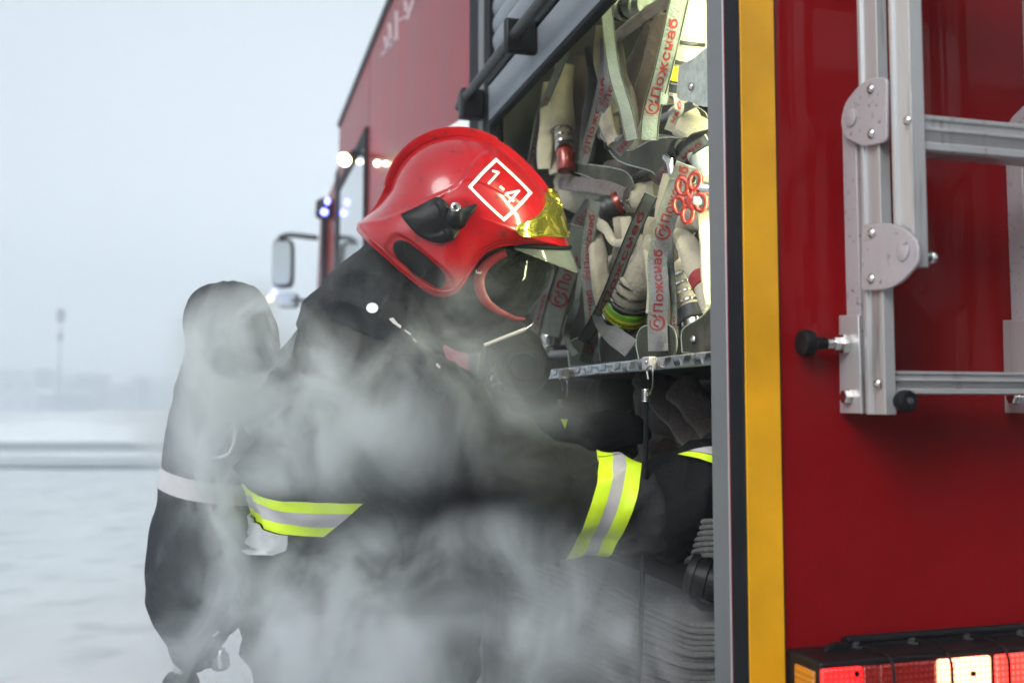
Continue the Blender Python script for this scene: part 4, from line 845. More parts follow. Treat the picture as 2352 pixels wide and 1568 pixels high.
# ---------------------------------------------------------------- the firefighter
HD = 1.62                                   # depth of the helmet's middle plane
def hpx(cx, cy): return ((850+cx/2.903)/1.0884, (280+cy/2.903)/1.0884)
class Shell:
    """a half shell over an outline: w(px,py) is its height towards the viewer over the middle plane"""
    def __init__(s, C, outline, h, D, pw=2.4, ex=.55, relief=None):      # outline: (px, py, wb, comb)
        s.C = C; s.h = h; s.D = D; s.pw = pw; s.ex = ex; s.relief = relief
        pts = cr([Vector((a, b, c)) for a, b, c, _ in outline+[outline[0]]], 10)[:-1]; kk = interp([o[3] for o in outline]+[outline[0][3]], 10)[:-1]
        tab = sorted((math.atan2(p.y-C[1], p.x-C[0]), math.hypot(p.x-C[0], p.y-C[1]), p.z, k) for p, k in zip(pts, kk))
        s.tab = [(tab[-1][0]-2*math.pi, *tab[-1][1:])]+tab+[(tab[0][0]+2*math.pi, *tab[0][1:])]
        s.mid = cp(C[0], C[1], D); s.n = (CAM-s.mid).normalized()
    def look(s, th):
        t = s.tab; lo, hi = 0, len(t)-1
        while hi-lo > 1:
            m = (lo+hi)//2
            if t[m][0] <= th: lo = m
            else: hi = m
        f = (th-t[lo][0])/max(1e-9, t[hi][0]-t[lo][0]); return [lerp(t[lo][i], t[hi][i], f) for i in (1, 2, 3)]
    def w(s, px, py):
        th = math.atan2(py-s.C[1], px-s.C[0]); R, wb, k = s.look(th); q = min(1, math.hypot(px-s.C[0], py-s.C[1])/R)
        s0 = 1-.085*k; wv = wb+(s.h-wb)*max(0, 1-min(q/s0, 1)**s.pw)**s.ex
        if s.relief: wv += s.relief(px, py, q, k)
        return wv
    def p(s, px, py, off=0): return cp(px, py, s.D-(s.w(px, py)+off))
    def nrm(s, px, py):
        e = 1.2 if s.relief else 6; dx, dy = px-s.C[0], py-s.C[1]; r_ = math.hypot(dx, dy); R_ = s.look(math.atan2(dy, dx))[0]
        if r_ > R_*.975: f = R_*.975/r_; px, py = s.C[0]+dx*f, s.C[1]+dy*f
        a = s.p(px+e, py)-s.p(px-e, py); b = s.p(px, py+e)-s.p(px, py-e); n = a.cross(b).normalized()
        return n if n.dot(CAM-s.p(px, py)) > 0 else -n
    def pn(s, px, py, off): return s.p(px, py)+s.nrm(px, py)*off
    def mir(s, v): return v-s.n*(2*(v-s.mid).dot(s.n))
    def mesh(s, na=260, nr=64, both=True):
        vs = []; fs = []
        for i in range(na):
            th = -math.pi+2*math.pi*i/na; R, _, _ = s.look(th)
            for j in range(nr):
                s0 = 1-.085*s.look(th)[2]; nb = int(nr*.8)
                q = (s0*math.sin((j/nb)*math.pi/2)**.95 if j < nb else lerp(s0, 1, (j-nb)/(nr-1-nb))) if j else .004
                vs.append(s.p(s.C[0]+R*q*math.cos(th), s.C[1]+R*q*math.sin(th)))
        for i in range(na):
            for j in range(nr-1): a = i*nr+j; b = ((i+1) % na)*nr+j; fs.append((a, b, b+1, a+1))
        fs.append(tuple(i*nr for i in range(na)))
        if both:
            o = len(vs); fs += [tuple(i+o for i in f[::-1]) for f in fs]; vs += [s.mir(v) for v in vs]
            for i in range(na):
                th = -math.pi+2*math.pi*(i+.5)/na
                if s.look(th)[1] < .03: a = i*nr+nr-1; b = ((i+1) % na)*nr+nr-1; fs.append((a, b, b+o, a+o))
        return vs, fs
    def patch(s, poly, off, th=.002, rings=7, dome=0, both=False, smooth=4, fn=None):
        P2 = cr([Vector((a, b, 0)) for a, b in poly+[poly[0]]], smooth)[:-1] if smooth else [Vector((a, b, 0)) for a, b in poly]
        n = len(P2); c = sum(P2, Vector())/n; mb = MB(); vs = []
        for j in range(rings+1):
            q = j/rings
            for v in P2:
                u = c.lerp(v, max(q, .01)); vs.append(s.pn(u.x, u.y, off+dome*(1-q*q)+(fn(u.x, u.y) if fn else 0)))
        for v in P2: u = c.lerp(v, 1.012); vs.append(s.pn(u.x, u.y, off-th*.4))
        for v in P2: u = c.lerp(v, 1.015); vs.append(s.pn(u.x, u.y, -.003))
        fs = [(j*n+k, j*n+(k+1) % n, (j+1)*n+(k+1) % n, (j+1)*n+k) for j in range(rings+2) for k in range(n)]+[tuple(range(n))]
        if both: o = len(vs); fs += [tuple(i+o for i in f[::-1]) for f in fs]; vs += [s.mir(v) for v in vs]
        return mb.add(vs, fs)
PERSON_LABEL = 'firefighter in black turnout gear and red helmet leaning into the open locker'
# body: one continuous mesh under the clothing
hx, hy = hpx(900, 760)
bd = MB()
chain(bd, [(780, 1480, 1.73, .11), (790, 1300, 1.73, .115), (820, 1050, 1.73, .125), (850, 880, 1.73, .12), (905, 740, 1.70, .06), (975, 620, 1.65, .058), (1040, 520, 1.62, .08)])
chain(bd, [(1040, 480, 1.62, .092), (1090, 560, 1.62, .085), (1130, 640, 1.62, .062)])
for z in (-.08, .10):
    chain(bd, [(790, 1460, 1.73-z, .085), (800, 1800, 1.73-z*1.3, .07), (790, 2330, 1.73-z*1.5, .045)])
chain(bd, [(862, 900, 1.62, .045), (930, 985, 1.53, .045), (1060, 1090, 1.46, .044), (1250, 1140, 1.48, .042), (1420, 1190, 1.48, .030), (1500, 1180, 1.47, .032)])
chain(bd, [(880, 860, 1.90, .06), (1080, 1020, 1.86, .048), (1230, 1005, 1.80, .032), (1300, 1008, 1.78, .034)])
fc = cp(1175, 620, 1.62)       # nose, brow, lips, eyes of the face behind the mask
chain(bd, [(1140, 590, 1.62, .020), (1178, 640, 1.62, .013), (1186, 655, 1.62, .015)])
chain(bd, [(1150, 560, 1.585, .018), (1162, 568, 1.62, .018), (1150, 560, 1.655, .018)])
chain(bd, [(1158, 690, 1.60, .012), (1168, 694, 1.62, .014), (1158, 690, 1.64, .012)]); chain(bd, [(1135, 715, 1.60, .02), (1145, 722, 1.62, .024), (1135, 715, 1.64, .02)])
person = mesh_object('person', remesh(bd, .0075, 4), 'skin'); tag(person, PERSON_LABEL, 'person')

def cloth(name, mb, voxel, m, amp=(.012, .004), freq=(7, 22), seedv=0, sm=8, extra=None):
    me = remesh(mb, voxel, sm); sv = Vector((seedv, seedv*2, 0)); me.update()
    nrm_ = [v.normal.copy() for v in me.vertices]
    for i, v in enumerate(me.vertices):
        p = v.co.copy(); wp = p+Vector((noise.noise(p*4+sv), noise.noise(p*4+sv*3), noise.noise(p*4-sv)))*.10
        r1 = 1-abs(noise.noise(wp*freq[0]+sv))*2.2; r2 = 1-abs(noise.noise(wp*freq[1]+sv))*2.0
        d = (r1-.5)*amp[0]+(r2-.5)*amp[1]
        if extra: d += extra(p)
        v.co = p+nrm_[i]*d
    me.update(); o = mesh_object(name, me, m, person); return o
jk = MB()
for dz, k in ((1.60, 1), (1.85, 1)):
    chain(jk, [(775, 1500, dz+.005, .135), (775, 1350, dz, .146), (768, 1200, dz, .146), (782, 1050, dz, .152), (806, 930, dz, .150), (838, 850, dz+(.02 if dz < 1.7 else -.02), .135), (872, 770, dz+(.05 if dz < 1.7 else -.05), .098)])
chain(jk, [(1500-740, 1480, 1.725, .13), (850, 1300, 1.725, .15), (860, 1100, 1.725, .15), (870, 950, 1.725, .125), (880, 850, 1.725, .09)])
chain(jk, [(900, 1080, 1.66, .13), (955, 1180, 1.62, .11), (960, 1290, 1.64, .115), (930, 1450, 1.68, .13)])
# right arm
RA = [(875, 915, 1.56, .106), (945, 990, 1.50, .104), (1050, 1085, 1.455, .108), (1150, 1122, 1.45, .103), (1260, 1150, 1.46, .090), (1370, 1182, 1.465, .077), (1420, 1192, 1.47, .076), (1452, 1200, 1.473, .074)]
chain(jk, RA)
chain(jk, [(880, 870, 1.84, .11), (1000, 960, 1.86, .10), (1100, 1010, 1.84, .085), (1180, 1012, 1.81, .068), (1235, 1010, 1.80, .055)])
# collar / hood up to the helmet
chain(jk, [(800, 770, 1.69, .085), (835, 715, 1.69, .075), (880, 650, 1.66, .072), (920, 600, 1.64, .07)])
chain(jk, [(860, 780, 1.69, .11), (920, 700, 1.67, .095), (985, 620, 1.65, .088)])
AR0 = cp(880, 905, 1.56); AR1 = cp(1425, 1190, 1.47); ARX = (AR1-AR0).normalized(); ARL = (AR1-AR0).length; AU = (UV-ARX*UV.dot(ARX)).normalized(); AV = ARX.cross(AU)
def crease(p):
    d = 0; t = (p-AR0).dot(ARX); q = (p-AR0)-ARX*t
    if -.04 < t < ARL and q.length < .17:
        an = math.atan2(q.dot(AV), q.dot(AU)); k = math.exp(-((t-.22)/.13)**2)+.35
        tt = t+.025*noise.noise(Vector((an*.9, t*4, 2)))+.02*math.sin(an*1.0+.5)
        d += .013*k*(max(0, 1-abs(noise.noise(Vector((tt*17, an*.55, 7))))*3.2)-.3)*sstep((t+.04)/.08)*sstep((ARL-.13-t)/.05)
    for A_, B_, wd, h in CREASES:
        ab = B_-A_; t = max(0, min(1, (p-A_).dot(ab)/ab.length_squared)); q = (p-(A_+ab*t)).length; d += h*math.exp(-(q/wd)**2)
    return d
CREASES = [(cp(820, 935, 1.42), cp(950, 890, 1.38), .012, .007), (cp(950, 890, 1.38), cp(1090, 920, 1.38), .012, .008),
           (cp(810, 960, 1.42), cp(950, 920, 1.38), .012, -.010), (cp(950, 920, 1.38), cp(1090, 945, 1.38), .012, -.008),
           (cp(700, 800, 1.5), cp(850, 815, 1.45), .010, .006), (cp(850, 815, 1.45), cp(960, 850, 1.45), .010, .006),
           (cp(1180, 1010, 1.4), cp(1290, 1060, 1.4), .02, .008), (cp(1100, 1180, 1.36), cp(1280, 1230, 1.4), .014, .007)]
jacket = cloth('turnout_jacket', jk, .0075, 'cloth', (.031, .010), (5.5, 17), 3, 4, crease)
def bvh_of(o): me = o.data; return BVHTree.FromPolygons([v.co.copy() for v in me.vertices], [tuple(p.vertices) for p in me.polygons])
BJ = bvh_of(jacket)
def wrap(name, bvh, c0, ax, width_r, stripes, parent, off=.003, n=90, a0=0, a1=360, up=None, tilt=None):
    """stripes: (s0, s1, material) along the axis; wraps round the limb by ray casting inwards"""
    ax = Vector(ax).normalized(); u = (up or Vector((0, 0, 1))); u = (u-ax*u.dot(ax)).normalized(); v = ax.cross(u); root = None
    for s0, s1, m in stripes:
        vs = []; fs = []; k = 5
        for i in range(n+1):
            for j in range(k):
                a = rad(lerp(a0, a1((j/(k-1)), lerp(s0, s1, j/(k-1))) if callable(a1) else a1, i/n)); d = u*math.cos(a)+v*math.sin(a)
                c = c0+ax*lerp(s0, s1, j/(k-1))+(tilt(a) if tilt else Vector()); h = bvh.ray_cast(c+d*width_r, -d, width_r)
                r = (h[0]-c).dot(d) if h[0] is not None else (None)
                vs.append((c, d, r))
        prev = .05
        rr = [x[2] for x in vs]
        for i in range(len(rr)):
            if rr[i] is None: rr[i] = rr[i-k] if i >= k and rr[i-k] else prev
        # smooth round the limb
        for _ in range(3): rr = [ (rr[max(i-k, i % k)]+2*rr[i]+rr[min(i+k, len(rr)-k+i % k)])/4 for i in range(len(rr))]
        mx_ = [max(rr[i], vs[i][2] or 0) for i in range(len(rr))]
        P_ = [vs[i][0]+vs[i][1]*(mx_[i]+off) for i in range(len(vs))]; P2_ = [vs[i][0]+vs[i][1]*(mx_[i]+off-.004) for i in range(len(vs))]
        H = len(P_)
        for i in range(n):
            for j in range(k-1): a = i*k+j; fs.append((a, a+k, a+k+1, a+1)); fs.append((H+a, H+a+1, H+a+k+1, H+a+k))
            a = i*k; fs.append((a, H+a, H+a+k, a+k)); a = i*k+k-1; fs.append((a, a+k, H+a+k, H+a))
        o = MB().add(P_+P2_, fs).build(name if root is None else 'reflective_stripe', m, parent, sharp=50)
        if root is None: root = o; name = 'reflective_stripe'
    return root
# sleeve band: three stripes round the forearm
A = cp(1332, 1168, 1.465); B = cp(1425, 1198, 1.467); ax = B-A; LN = ax.length
wrap('sleeve_band', BJ, A, ax, .14, [(LN*.04, LN*.36, 'lime'), (LN*.361, LN*.64, 'silver'), (LN*.641, LN*.97, 'lime')], jacket, .003)
# waist band
c0 = cp(775, 1126, 1.725); axw = (cp(775, 1110, 1.725)-cp(772, 1230, 1.725)).normalized(); px_ = 1.43/F0
wrap('waist_band', BJ, c0, axw, .42, [(-16*px_, 16.8*px_, 'silver')], jacket, .003, 110, a0=-200, a1=lambda q, s_: 6+(s_/px_+41)/81*11, up=-FV)
wrap('reflective_stripe', BJ, c0, axw, .42, [(17*px_, 40*px_, 'lime')], jacket, .003, 110, a0=-200, a1=lambda q, s_: 6+(s_/px_+41)/81*11, up=-FV)
wrap('reflective_stripe', BJ, c0, axw, .42, [(-41*px_, -16.2*px_, 'lime')], jacket, .003, 110, a0=-200, a1=lambda q, s_: 6+(s_/px_+41)/81*11, up=-FV)
def on_cloth(name, poly, bvh, m, parent, off=.003, th=.002, rings=8, smooth=3):
    P2 = cr([Vector((a, b, 0)) for a, b in poly+[poly[0]]], smooth)[:-1] if smooth else [Vector((a, b, 0)) for a, b in poly]
    n = len(P2); c = sum(P2, Vector())/n; vs = []
    ds = []
    for j in range(rings+1):
        for v in P2:
            u = c.lerp(v, max(j/rings, .02)); r = ray(u.x, u.y).normalized(); h = bvh.ray_cast(CAM, r, 6); ds.append((CAM, r, h[3]))
    med = sorted(d[2] for d in ds if d[2])[len([1 for d in ds if d[2]])//2]
    lo = [(d[2] if d[2] and abs(d[2]-med) < .12 else med) for d in ds]
    for k_ in range(2):
        for (C_, r, _), q in zip(ds, lo): vs.append(C_+r*(q-off+th*k_))
    H = (rings+1)*n; fs = []
    for k_ in range(2):
        o = k_*H; fs += [(o+j*n+k, o+j*n+(k+1) % n, o+(j+1)*n+(k+1) % n, o+(j+1)*n+k) for j in range(rings) for k in range(n)]+[tuple(range(o, o+n))]
    fs += [(rings*n+k, rings*n+(k+1) % n, H+rings*n+(k+1) % n, H+rings*n+k) for k in range(n)]
    return MB().add(vs, fs).build(name, m, parent, sharp=60)
wrap('reflective_flap', BJ, c0, axw, .42, [(-122*px_, -41.4*px_, 'flap')], jacket, .012, 60, a0=-112, a1=lambda q, s_: -5-26*(1-q)**4, up=-FV)
on_cloth('jacket_badge', [(855+14*math.cos(a), 707+12*math.sin(a)) for a in [2*math.pi*k/16 for k in range(16)]], BJ, 'white', jacket, .008, .006, 4, 0)
for pl in ([(893, 732), (903, 729), (912, 740), (905, 745)], [(908, 738), (922, 748), (920, 754), (907, 745)], [(930, 756), (944, 766), (942, 770), (930, 760)], [(950, 776), (958, 784), (955, 786), (948, 779)], [(1004, 833), (1012, 842), (1009, 846), (1001, 838)]):
    on_cloth('zip_pull', pl, BJ, 'silver', jacket, .006, .003, 3, 0)
MB().tube([p_+(CAM-p_).normalized()*.004 for p_ in [ (lambda h: h[0] if h[0] is not None else cp(a, b, 1.5))(BJ.ray_cast(CAM, ray(a, b).normalized(), 6)) for a, b in cr2d] ] if False else [cp(735, 828, 1.5), cp(742, 812, 1.5)], .002).build('drawcord', 'white', jacket)
on_cloth('harness_strap', [(742, 706), (778, 690), (840, 712), (905, 752), (962, 800), (1010, 850), (1036, 905), (1010, 915), (980, 868), (930, 816), (880, 776), (820, 742), (760, 730)], BJ, 'rub', jacket, .007, .004, 8, 3)
# trousers, boots
tr = MB()
for z in (-.10, .12):
    chain(tr, [(768, 1440, 1.725-z, .145), (775, 1560, 1.725-z, .135), (800, 1850, 1.74-z*1.2, .10), (790, 2250, 1.74-z*1.4, .085)])
trousers = cloth('turnout_trousers', tr, .010, 'cloth', (.016, .006), (6, 18), 9, 7)
BT = bvh_of(trousers)
for z in (-.10, .12):
    b = MB(); f = cp(790, 2250, 1.74-z*1.4); gx = f.x
    b.tube([(gx, f.y, .30), (gx, f.y, .10), (gx+.005, f.y, .06)], [.062, .058, .055], round_cap=True); b.tube([(gx-.04, f.y, .05), (gx+.08, f.y, .048), (gx+.19, f.y, .042)], [.046, .05, .042], round_cap=True)
    mesh_object('boot', remesh(b, .008, 4), 'rub', person)
on_cloth('thigh_patch', [(690, 1412), (788, 1408), (778, 1512), (665, 1518)], BJ, 'plate', jacket, .006, .004, 6, 0)
on_cloth('jacket_stud', [(935+10*math.cos(a), 1503+10*math.sin(a)) for a in [2*math.pi*k/14 for k in range(14)]], BJ, 'white', jacket, .006, .004, 3, 0)
# gloves with five fingers
def glove(wrist, knuckle, tips, thumb, rad_=.013, cuff=None):
    mb = MB(); w_, k_ = cp(*wrist), cp(*knuckle)
    if cuff: c_ = cp(*cuff); mb.tube(cr([c_, w_, w_.lerp(k_, .5)], 4), interp([.062, .046, .044], 4), seg=18, round_cap=True)
    side = (k_-w_).cross(CAM-k_).normalized(); toward = (CAM-k_).normalized()
    mb.tube([w_, w_.lerp(k_, .6), k_], [.036, .043, .038], seg=16, flat=.62, fdir=toward, round_cap=True)
    for i, tp_ in enumerate(tips):
        r0_ = k_+side*lerp(-.032, .032, i/3); P_ = cr([r0_-(k_-w_).normalized()*.02]+[cp(*q) for q in tp_], 4); mb.tube(P_, interp([rad_*1.15]+[rad_*(1-.08*j) for j in range(len(tp_))], 4), seg=10, round_cap=True)
    P_ = cr([w_.lerp(k_, .45)+side*.02]+[cp(*q) for q in thumb], 4); mb.tube(P_, interp([rad_*1.5]+[rad_*1.15]*len(thumb), 4), seg=10, round_cap=True)
    return cloth('glove', mb, .0042, 'glove', (.004, .003), (14, 34), 5, 4)
gl = glove((1500, 1180, 1.47), (1590, 1120, 1.47), [[(1640, 1075, 1.46), (1680, 1080, 1.49), (1690, 1110, 1.52)], [(1650, 1095, 1.46), (1692, 1105, 1.49), (1698, 1135, 1.52)], [(1650, 1120, 1.46), (1690, 1132, 1.49), (1694, 1158, 1.52)], [(1640, 1150, 1.46), (1676, 1158, 1.49), (1680, 1180, 1.52)]], [(1610, 1130, 1.52), (1650, 1110, 1.55), (1680, 1100, 1.56)], .0135, (1488, 1188, 1.47))
gm = MB(); chain(gm, [(1478, 1193, 1.475, .058), (1500, 1188, 1.475, .072), (1530, 1175, 1.475, .076), (1590, 1130, 1.47, .070), (1625, 1100, 1.47, .060), (1660, 1085, 1.475, .048)])
gauntlet = cloth('glove_gauntlet', gm, .006, 'glove', (.010, .005), (8, 22), 6, 5)
BG = bvh_of(gauntlet)
A = cp(1598, 1105, 1.47); ax = cp(1618, 1055, 1.46)-cp(1610, 1130, 1.47)
on_cloth('cuff_band', [(1556, 1042), (1580, 1036), (1605, 1038), (1640, 1046), (1700, 1062), (1700, 1082), (1640, 1064), (1605, 1052), (1575, 1046)], BG, 'lime', gauntlet, .010, .006, 4, 2)
on_cloth('cuff_stripe', [(1582, 1034), (1605, 1028), (1640, 1024), (1700, 1030), (1700, 1060), (1640, 1044), (1605, 1037)], BG, 'silver', gauntlet, .009, .005, 4, 2)
gl2 = glove((1235, 1010, 1.80), (1330, 1010, 1.78), [[(1370, 985, 1.76), (1420, 990, 1.78), (1440, 1015, 1.81)], [(1385, 1000, 1.75), (1440, 1012, 1.77), (1450, 1035, 1.81)], [(1380, 1020, 1.75), (1430, 1035, 1.77), (1436, 1058, 1.81)], [(1370, 1040, 1.76), (1410, 1055, 1.78), (1412, 1075, 1.81)]], [(1320, 1050, 1.75), (1370, 1060, 1.77), (1400, 1068, 1.78)], .0145, (1190, 1010, 1.81))
MB().prism([cp(a, b, 1.70) for a, b in ((1288, 963), (1304, 963), (1298, 985))], FV*.01).build('reflective_tab', 'lime', gl2)
gm = MB(); chain(gm, [(1230, 1000, 1.79, .045), (1330, 990, 1.74, .040), (1440, 985, 1.74, .026), (1466, 992, 1.74, .022)]); cloth('glove_cuff', gm, .006, 'glove', (.008, .004), (9, 22), 8, 4)

# helmet ---------------------------------------------------------
C_ = hpx(850, 700)
ol = [(118, 815, .018, 0), (200, 742, .014, .25), (262, 670, .012, .6), (318, 560, .011, 1), (355, 450, .011, 1), (410, 345, .011, 1), (495, 250, .011, 1), (600, 180, .011, 1), (720, 136, .011, 1), (860, 122, .011, 1), (980, 136, .011, 1), (1100, 178, .011, 1), (1220, 248, .011, 1), (1320, 330, .011, 1), (1420, 430, .011, 1), (1500, 530, .011, .8), (1555, 640, .011, .3), (1605, 760, .011, 0), (1645, 900, .012, 0), (1665, 978, .014, 0),
      (1640, 986, .032, 0), (1580, 975, .052, 0), (1500, 966, .068, 0), (1350, 950, .086, 0), (1210, 955, .098, 0), (1110, 982, .102, 0), (1040, 1030, .102, 0), (980, 1110, .101, 0), (935, 1185, .100, 0), (890, 1255, .099, 0), (840, 1302, .098, 0), (770, 1326, .097, 0), (690, 1320, .097, 0), (620, 1285, .097, 0), (530, 1215, .096, 0), (420, 1125, .094, 0), (300, 1018, .088, 0), (210, 940, .072, 0), (150, 880, .046, 0), (122, 845, .028, 0)]
RIDGE = [hpx(a, b) for a, b in ((60, 770), (200, 790), (300, 780), (420, 735), (540, 675), (700, 605), (830, 545), (900, 470), (950, 390), (1010, 320), (1080, 285), (1140, 270), (1220, 330), (1300, 400), (1370, 480))]
LINE2 = [hpx(a, b) for a, b in ((800, 560), (870, 505), (930, 488), (1000, 500), (1090, 540), (1190, 590), (1250, 625))]
RIDGE = [(v.x, v.y) for v in cr([Vector((a, b, 0)) for a, b in RIDGE], 4)]; LINE2 = [(v.x, v.y) for v in cr([Vector((a, b, 0)) for a, b in LINE2], 4)]
def sdist(P_, px, py):
    best = 1e9; sg = 1
    for i in range(len(P_)-1):
        ax_, ay = P_[i]; bx, by = P_[i+1]; dx, dy = bx-ax_, by-ay; t = max(0, min(1, ((px-ax_)*dx+(py-ay)*dy)/(dx*dx+dy*dy))); qx, qy = ax_+dx*t, ay+dy*t
        d = math.hypot(px-qx, py-qy)
        if d < best: best = d; sg = 1 if dx*(py-qy)-dy*(px-qx) > 0 else -1
    return best*sg
def relief(px, py, q, k):
    if q > .985: rim = 1
    d = sdist(RIDGE, px, py); e = sstep((d+6)/15)*.0042*sstep((1-q)*9)
    e += .0016*math.exp(-((d-2)/4.2)**2)*sstep((1-q)*9)
    d2 = sdist(LINE2, px, py); e += (.0010*math.exp(-(d2/2.5)**2)-.0016*sstep((d2+3)/6)*math.exp(-abs(d2)/40))*sstep((1-q)*9)
    if k < .05 and py > C_[1]: e += .0028*sstep((q-.945)/.02)*(1 if q < .995 else .4)       # raised rim
    for (qx, qy), (rx, ry), dd, an in RECESS:
        c, s = math.cos(an), math.sin(an); u = ((px-qx)*c+(py-qy)*s)/rx; v = (-(px-qx)*s+(py-qy)*c)/ry; e -= dd*sstep((1.15-(u**4+v**4)**.25)/.2)
    return e
RECESS = [(hpx(575, 1110), (84, 29), .0045, rad(40))]
HS = Shell(C_, [(*hpx(a, b), wv, k) for a, b, wv, k in ol], .132, HD, relief=relief)
vs, fs = HS.mesh(420, 104)
helmet = MB().add(vs, fs).build('helmet', 'helmet', person, sharp=75)
so_ = helmet.modifiers.new('thick', 'SOLIDIFY'); so_.thickness = .0035; so_.offset = -1
# dark liner inside
LS = Shell(C_, [(C_[0]+(hpx(a, b)[0]-C_[0])*.86, C_[1]+(hpx(a, b)[1]-C_[1])*.86, wv*.85, 0) for a, b, wv, _ in ol], .106, HD)
vs, fs = LS.mesh(90, 20); MB().add(vs, fs).build('liner', 'blk', helmet)
gold = [(1512, 560), (1548, 566), (1572, 625), (1600, 720), (1628, 830), (1648, 905), (1600, 914), (1500, 912), (1400, 905), (1310, 886), (1274, 860), (1278, 832), (1320, 805), (1400, 772), (1448, 730), (1476, 670), (1478, 610)]
HS.relief = None; gp = HS.patch([hpx(a, b) for a, b in gold], .0058, .002, 9, dome=.003, both=True, smooth=4); HS.relief = relief
gp.build('gold_visor', 'gold', helmet, sharp=60)
def ring_patch(poly, win, off, th=.0006, sub=8):
    n = len(poly); o_ = []; i_ = []; cx_ = sum(p[0] for p in poly)/n; cy_ = sum(p[1] for p in poly)/n
    inner = [(lerp(cx_, a, win), lerp(cy_, b, win)) for a, b in poly]
    for k in range(n):
        for j in range(sub):
            t = j/sub; bow = .03*math.sin(math.pi*t)
            a, b = poly[k], poly[(k+1) % n]; mx_, my_ = lerp(a[0], b[0], t), lerp(a[1], b[1], t); 
            s_ = (1 if k % 2 == 0 else 1); o_.append((mx_+(mx_-cx_)*bow*s_, my_+(my_-cy_)*bow*s_))
            a, b = inner[k], inner[(k+1) % n]; mx_, my_ = lerp(a[0], b[0], t), lerp(a[1], b[1], t); i_.append((mx_+(mx_-cx_)*bow*s_, my_+(my_-cy_)*bow*s_))
    m_ = len(o_); v = [HS.pn(*p, off) for p in o_]+[HS.pn(lerp(a[0], b[0], .5), lerp(a[1], b[1], .5), off) for a, b in zip(o_, i_)]+[HS.pn(*p, off) for p in i_]
    return MB().add(v, [(r*m_+k, r*m_+(k+1) % m_, (r+1)*m_+(k+1) % m_, (r+1)*m_+k) for r in range(2) for k in range(m_)])
ring_patch([hpx(1130, 335), hpx(1395, 590), hpx(1190, 797), hpx(928, 545)], .87, .0009).build('number_frame', 'white', helmet, smooth=False)
bl = (math.cos(rad(42)), math.sin(rad(42))); upv = (math.sin(rad(42)), -math.cos(rad(42))); ox, oy = 1068, 520
mb = MB()
def gstroke(a, b, w_=8.5, k=8):
    L_ = math.hypot(b[0]-a[0], b[1]-a[1]); nx, ny = -(b[1]-a[1])/L_*w_, (b[0]-a[0])/L_*w_; v = []
    for i in range(k+1):
        x_, y_ = lerp(a[0], b[0], i/k), lerp(a[1], b[1], i/k)
        for sg in (-1, 1): gx, gy = x_+nx*sg, y_+ny*sg; v.append(HS.pn(*hpx(ox+bl[0]*gx+upv[0]*gy, oy+bl[1]*gx+upv[1]*gy), .0012))
    mb.add(v, [(2*i, 2*i+2, 2*i+3, 2*i+1) for i in range(k)])
gstroke((8, 0), (8, 118)); gstroke((8, 112), (-34, 88)); gstroke((82, 44), (122, 44))
gstroke((206, -2), (206, 118)); gstroke((208, 112), (150, 34)); gstroke((146, 30), (232, 30))
mb.build('number', 'white', helmet, smooth=False)
# black side fitting with faceted body and lever
fit = [(448, 755), (560, 700), (700, 624), (752, 640), (800, 690), (835, 745), (862, 830), (852, 895), (805, 938), (720, 948), (640, 930), (560, 884), (490, 812)]
def fac(px, py): 
    cx, cy = (px*1.0884-850)*2.903, (py*1.0884-280)*2.903
    return .004*sstep((cx-(700+(cy-640)*.25))/14)*(1-sstep((cx-(760+(cy-640)*.3))/14)) + .002*sstep((cy-(905-(cx-640)*.3))/10)
fb = HS.patch([hpx(a, b) for a, b in fit], .004, .004, 12, dome=.003, smooth=2, fn=fac).build('side_fitting', 'blk', helmet, sharp=30)
fbm = HS.patch([hpx(a, b) for a, b in fit], .004, .004, 6, dome=.003, smooth=2); fbm.v = [HS.mir(v) for v in fbm.v]; fbm.build('side_fitting', 'blk', helmet, sharp=30)
HS.patch([hpx(840+66*math.cos(a), 772+72*math.sin(a)) for a in [2*math.pi*k/18 for k in range(18)]], .010, .006, 6, dome=.006, smooth=2).build('turn_knob', 'blk', fb, sharp=30)
HS.patch([hpx(a, b) for a, b in ((880, 712), (930, 690), (985, 682), (988, 700), (962, 745), (940, 765), (905, 830), (870, 838))], .012, .006, 5, dome=.003, smooth=2).build('knob_lever', 'blk', fb, sharp=30)
q = HS.p(*hpx(840, 694), .012); MB().lathe(q, q+(CAM-q).normalized()*.003, [(0, .0075), (.6, .0078), (1, .0050), (.7, .0035)], 18).build('rivet', 'steel', fb)
low = [(386, 1000), (395, 955), (430, 930), (490, 945), (560, 995), (640, 1060), (720, 1130), (762, 1180), (768, 1230), (735, 1268), (690, 1262), (620, 1215), (520, 1140), (430, 1070)]
lo_ = HS.patch([hpx(a, b) for a, b in low], .0015, .001, 8, dome=.0015, smooth=2).build('ear_fitting', 'blk', helmet, sharp=40)
fbm = HS.patch([hpx(a, b) for a, b in low], .0015, .001, 6, dome=.0015, smooth=2); fbm.v = [HS.mir(v) for v in fbm.v]; fbm.build('ear_fitting', 'blk', helmet, sharp=40)
MB().tube([HS.pn(*hpx(a, b), .0035) for a, b in [(v.x, v.y) for v in cr([Vector((a, b, 0)) for a, b in ((500, 1110), (545, 1165), (600, 1190), (628, 1160), (600, 1110), (555, 1070))], 5)]], .0016, seg=8).build('adjuster_loop', 'blk', lo_)
MB().tube([HS.pn(*hpx(a, b), .0035) for a, b in ((480, 940), (475, 1010), (500, 1060))], .0014, seg=8).build('adjuster_rib', 'blk', lo_)
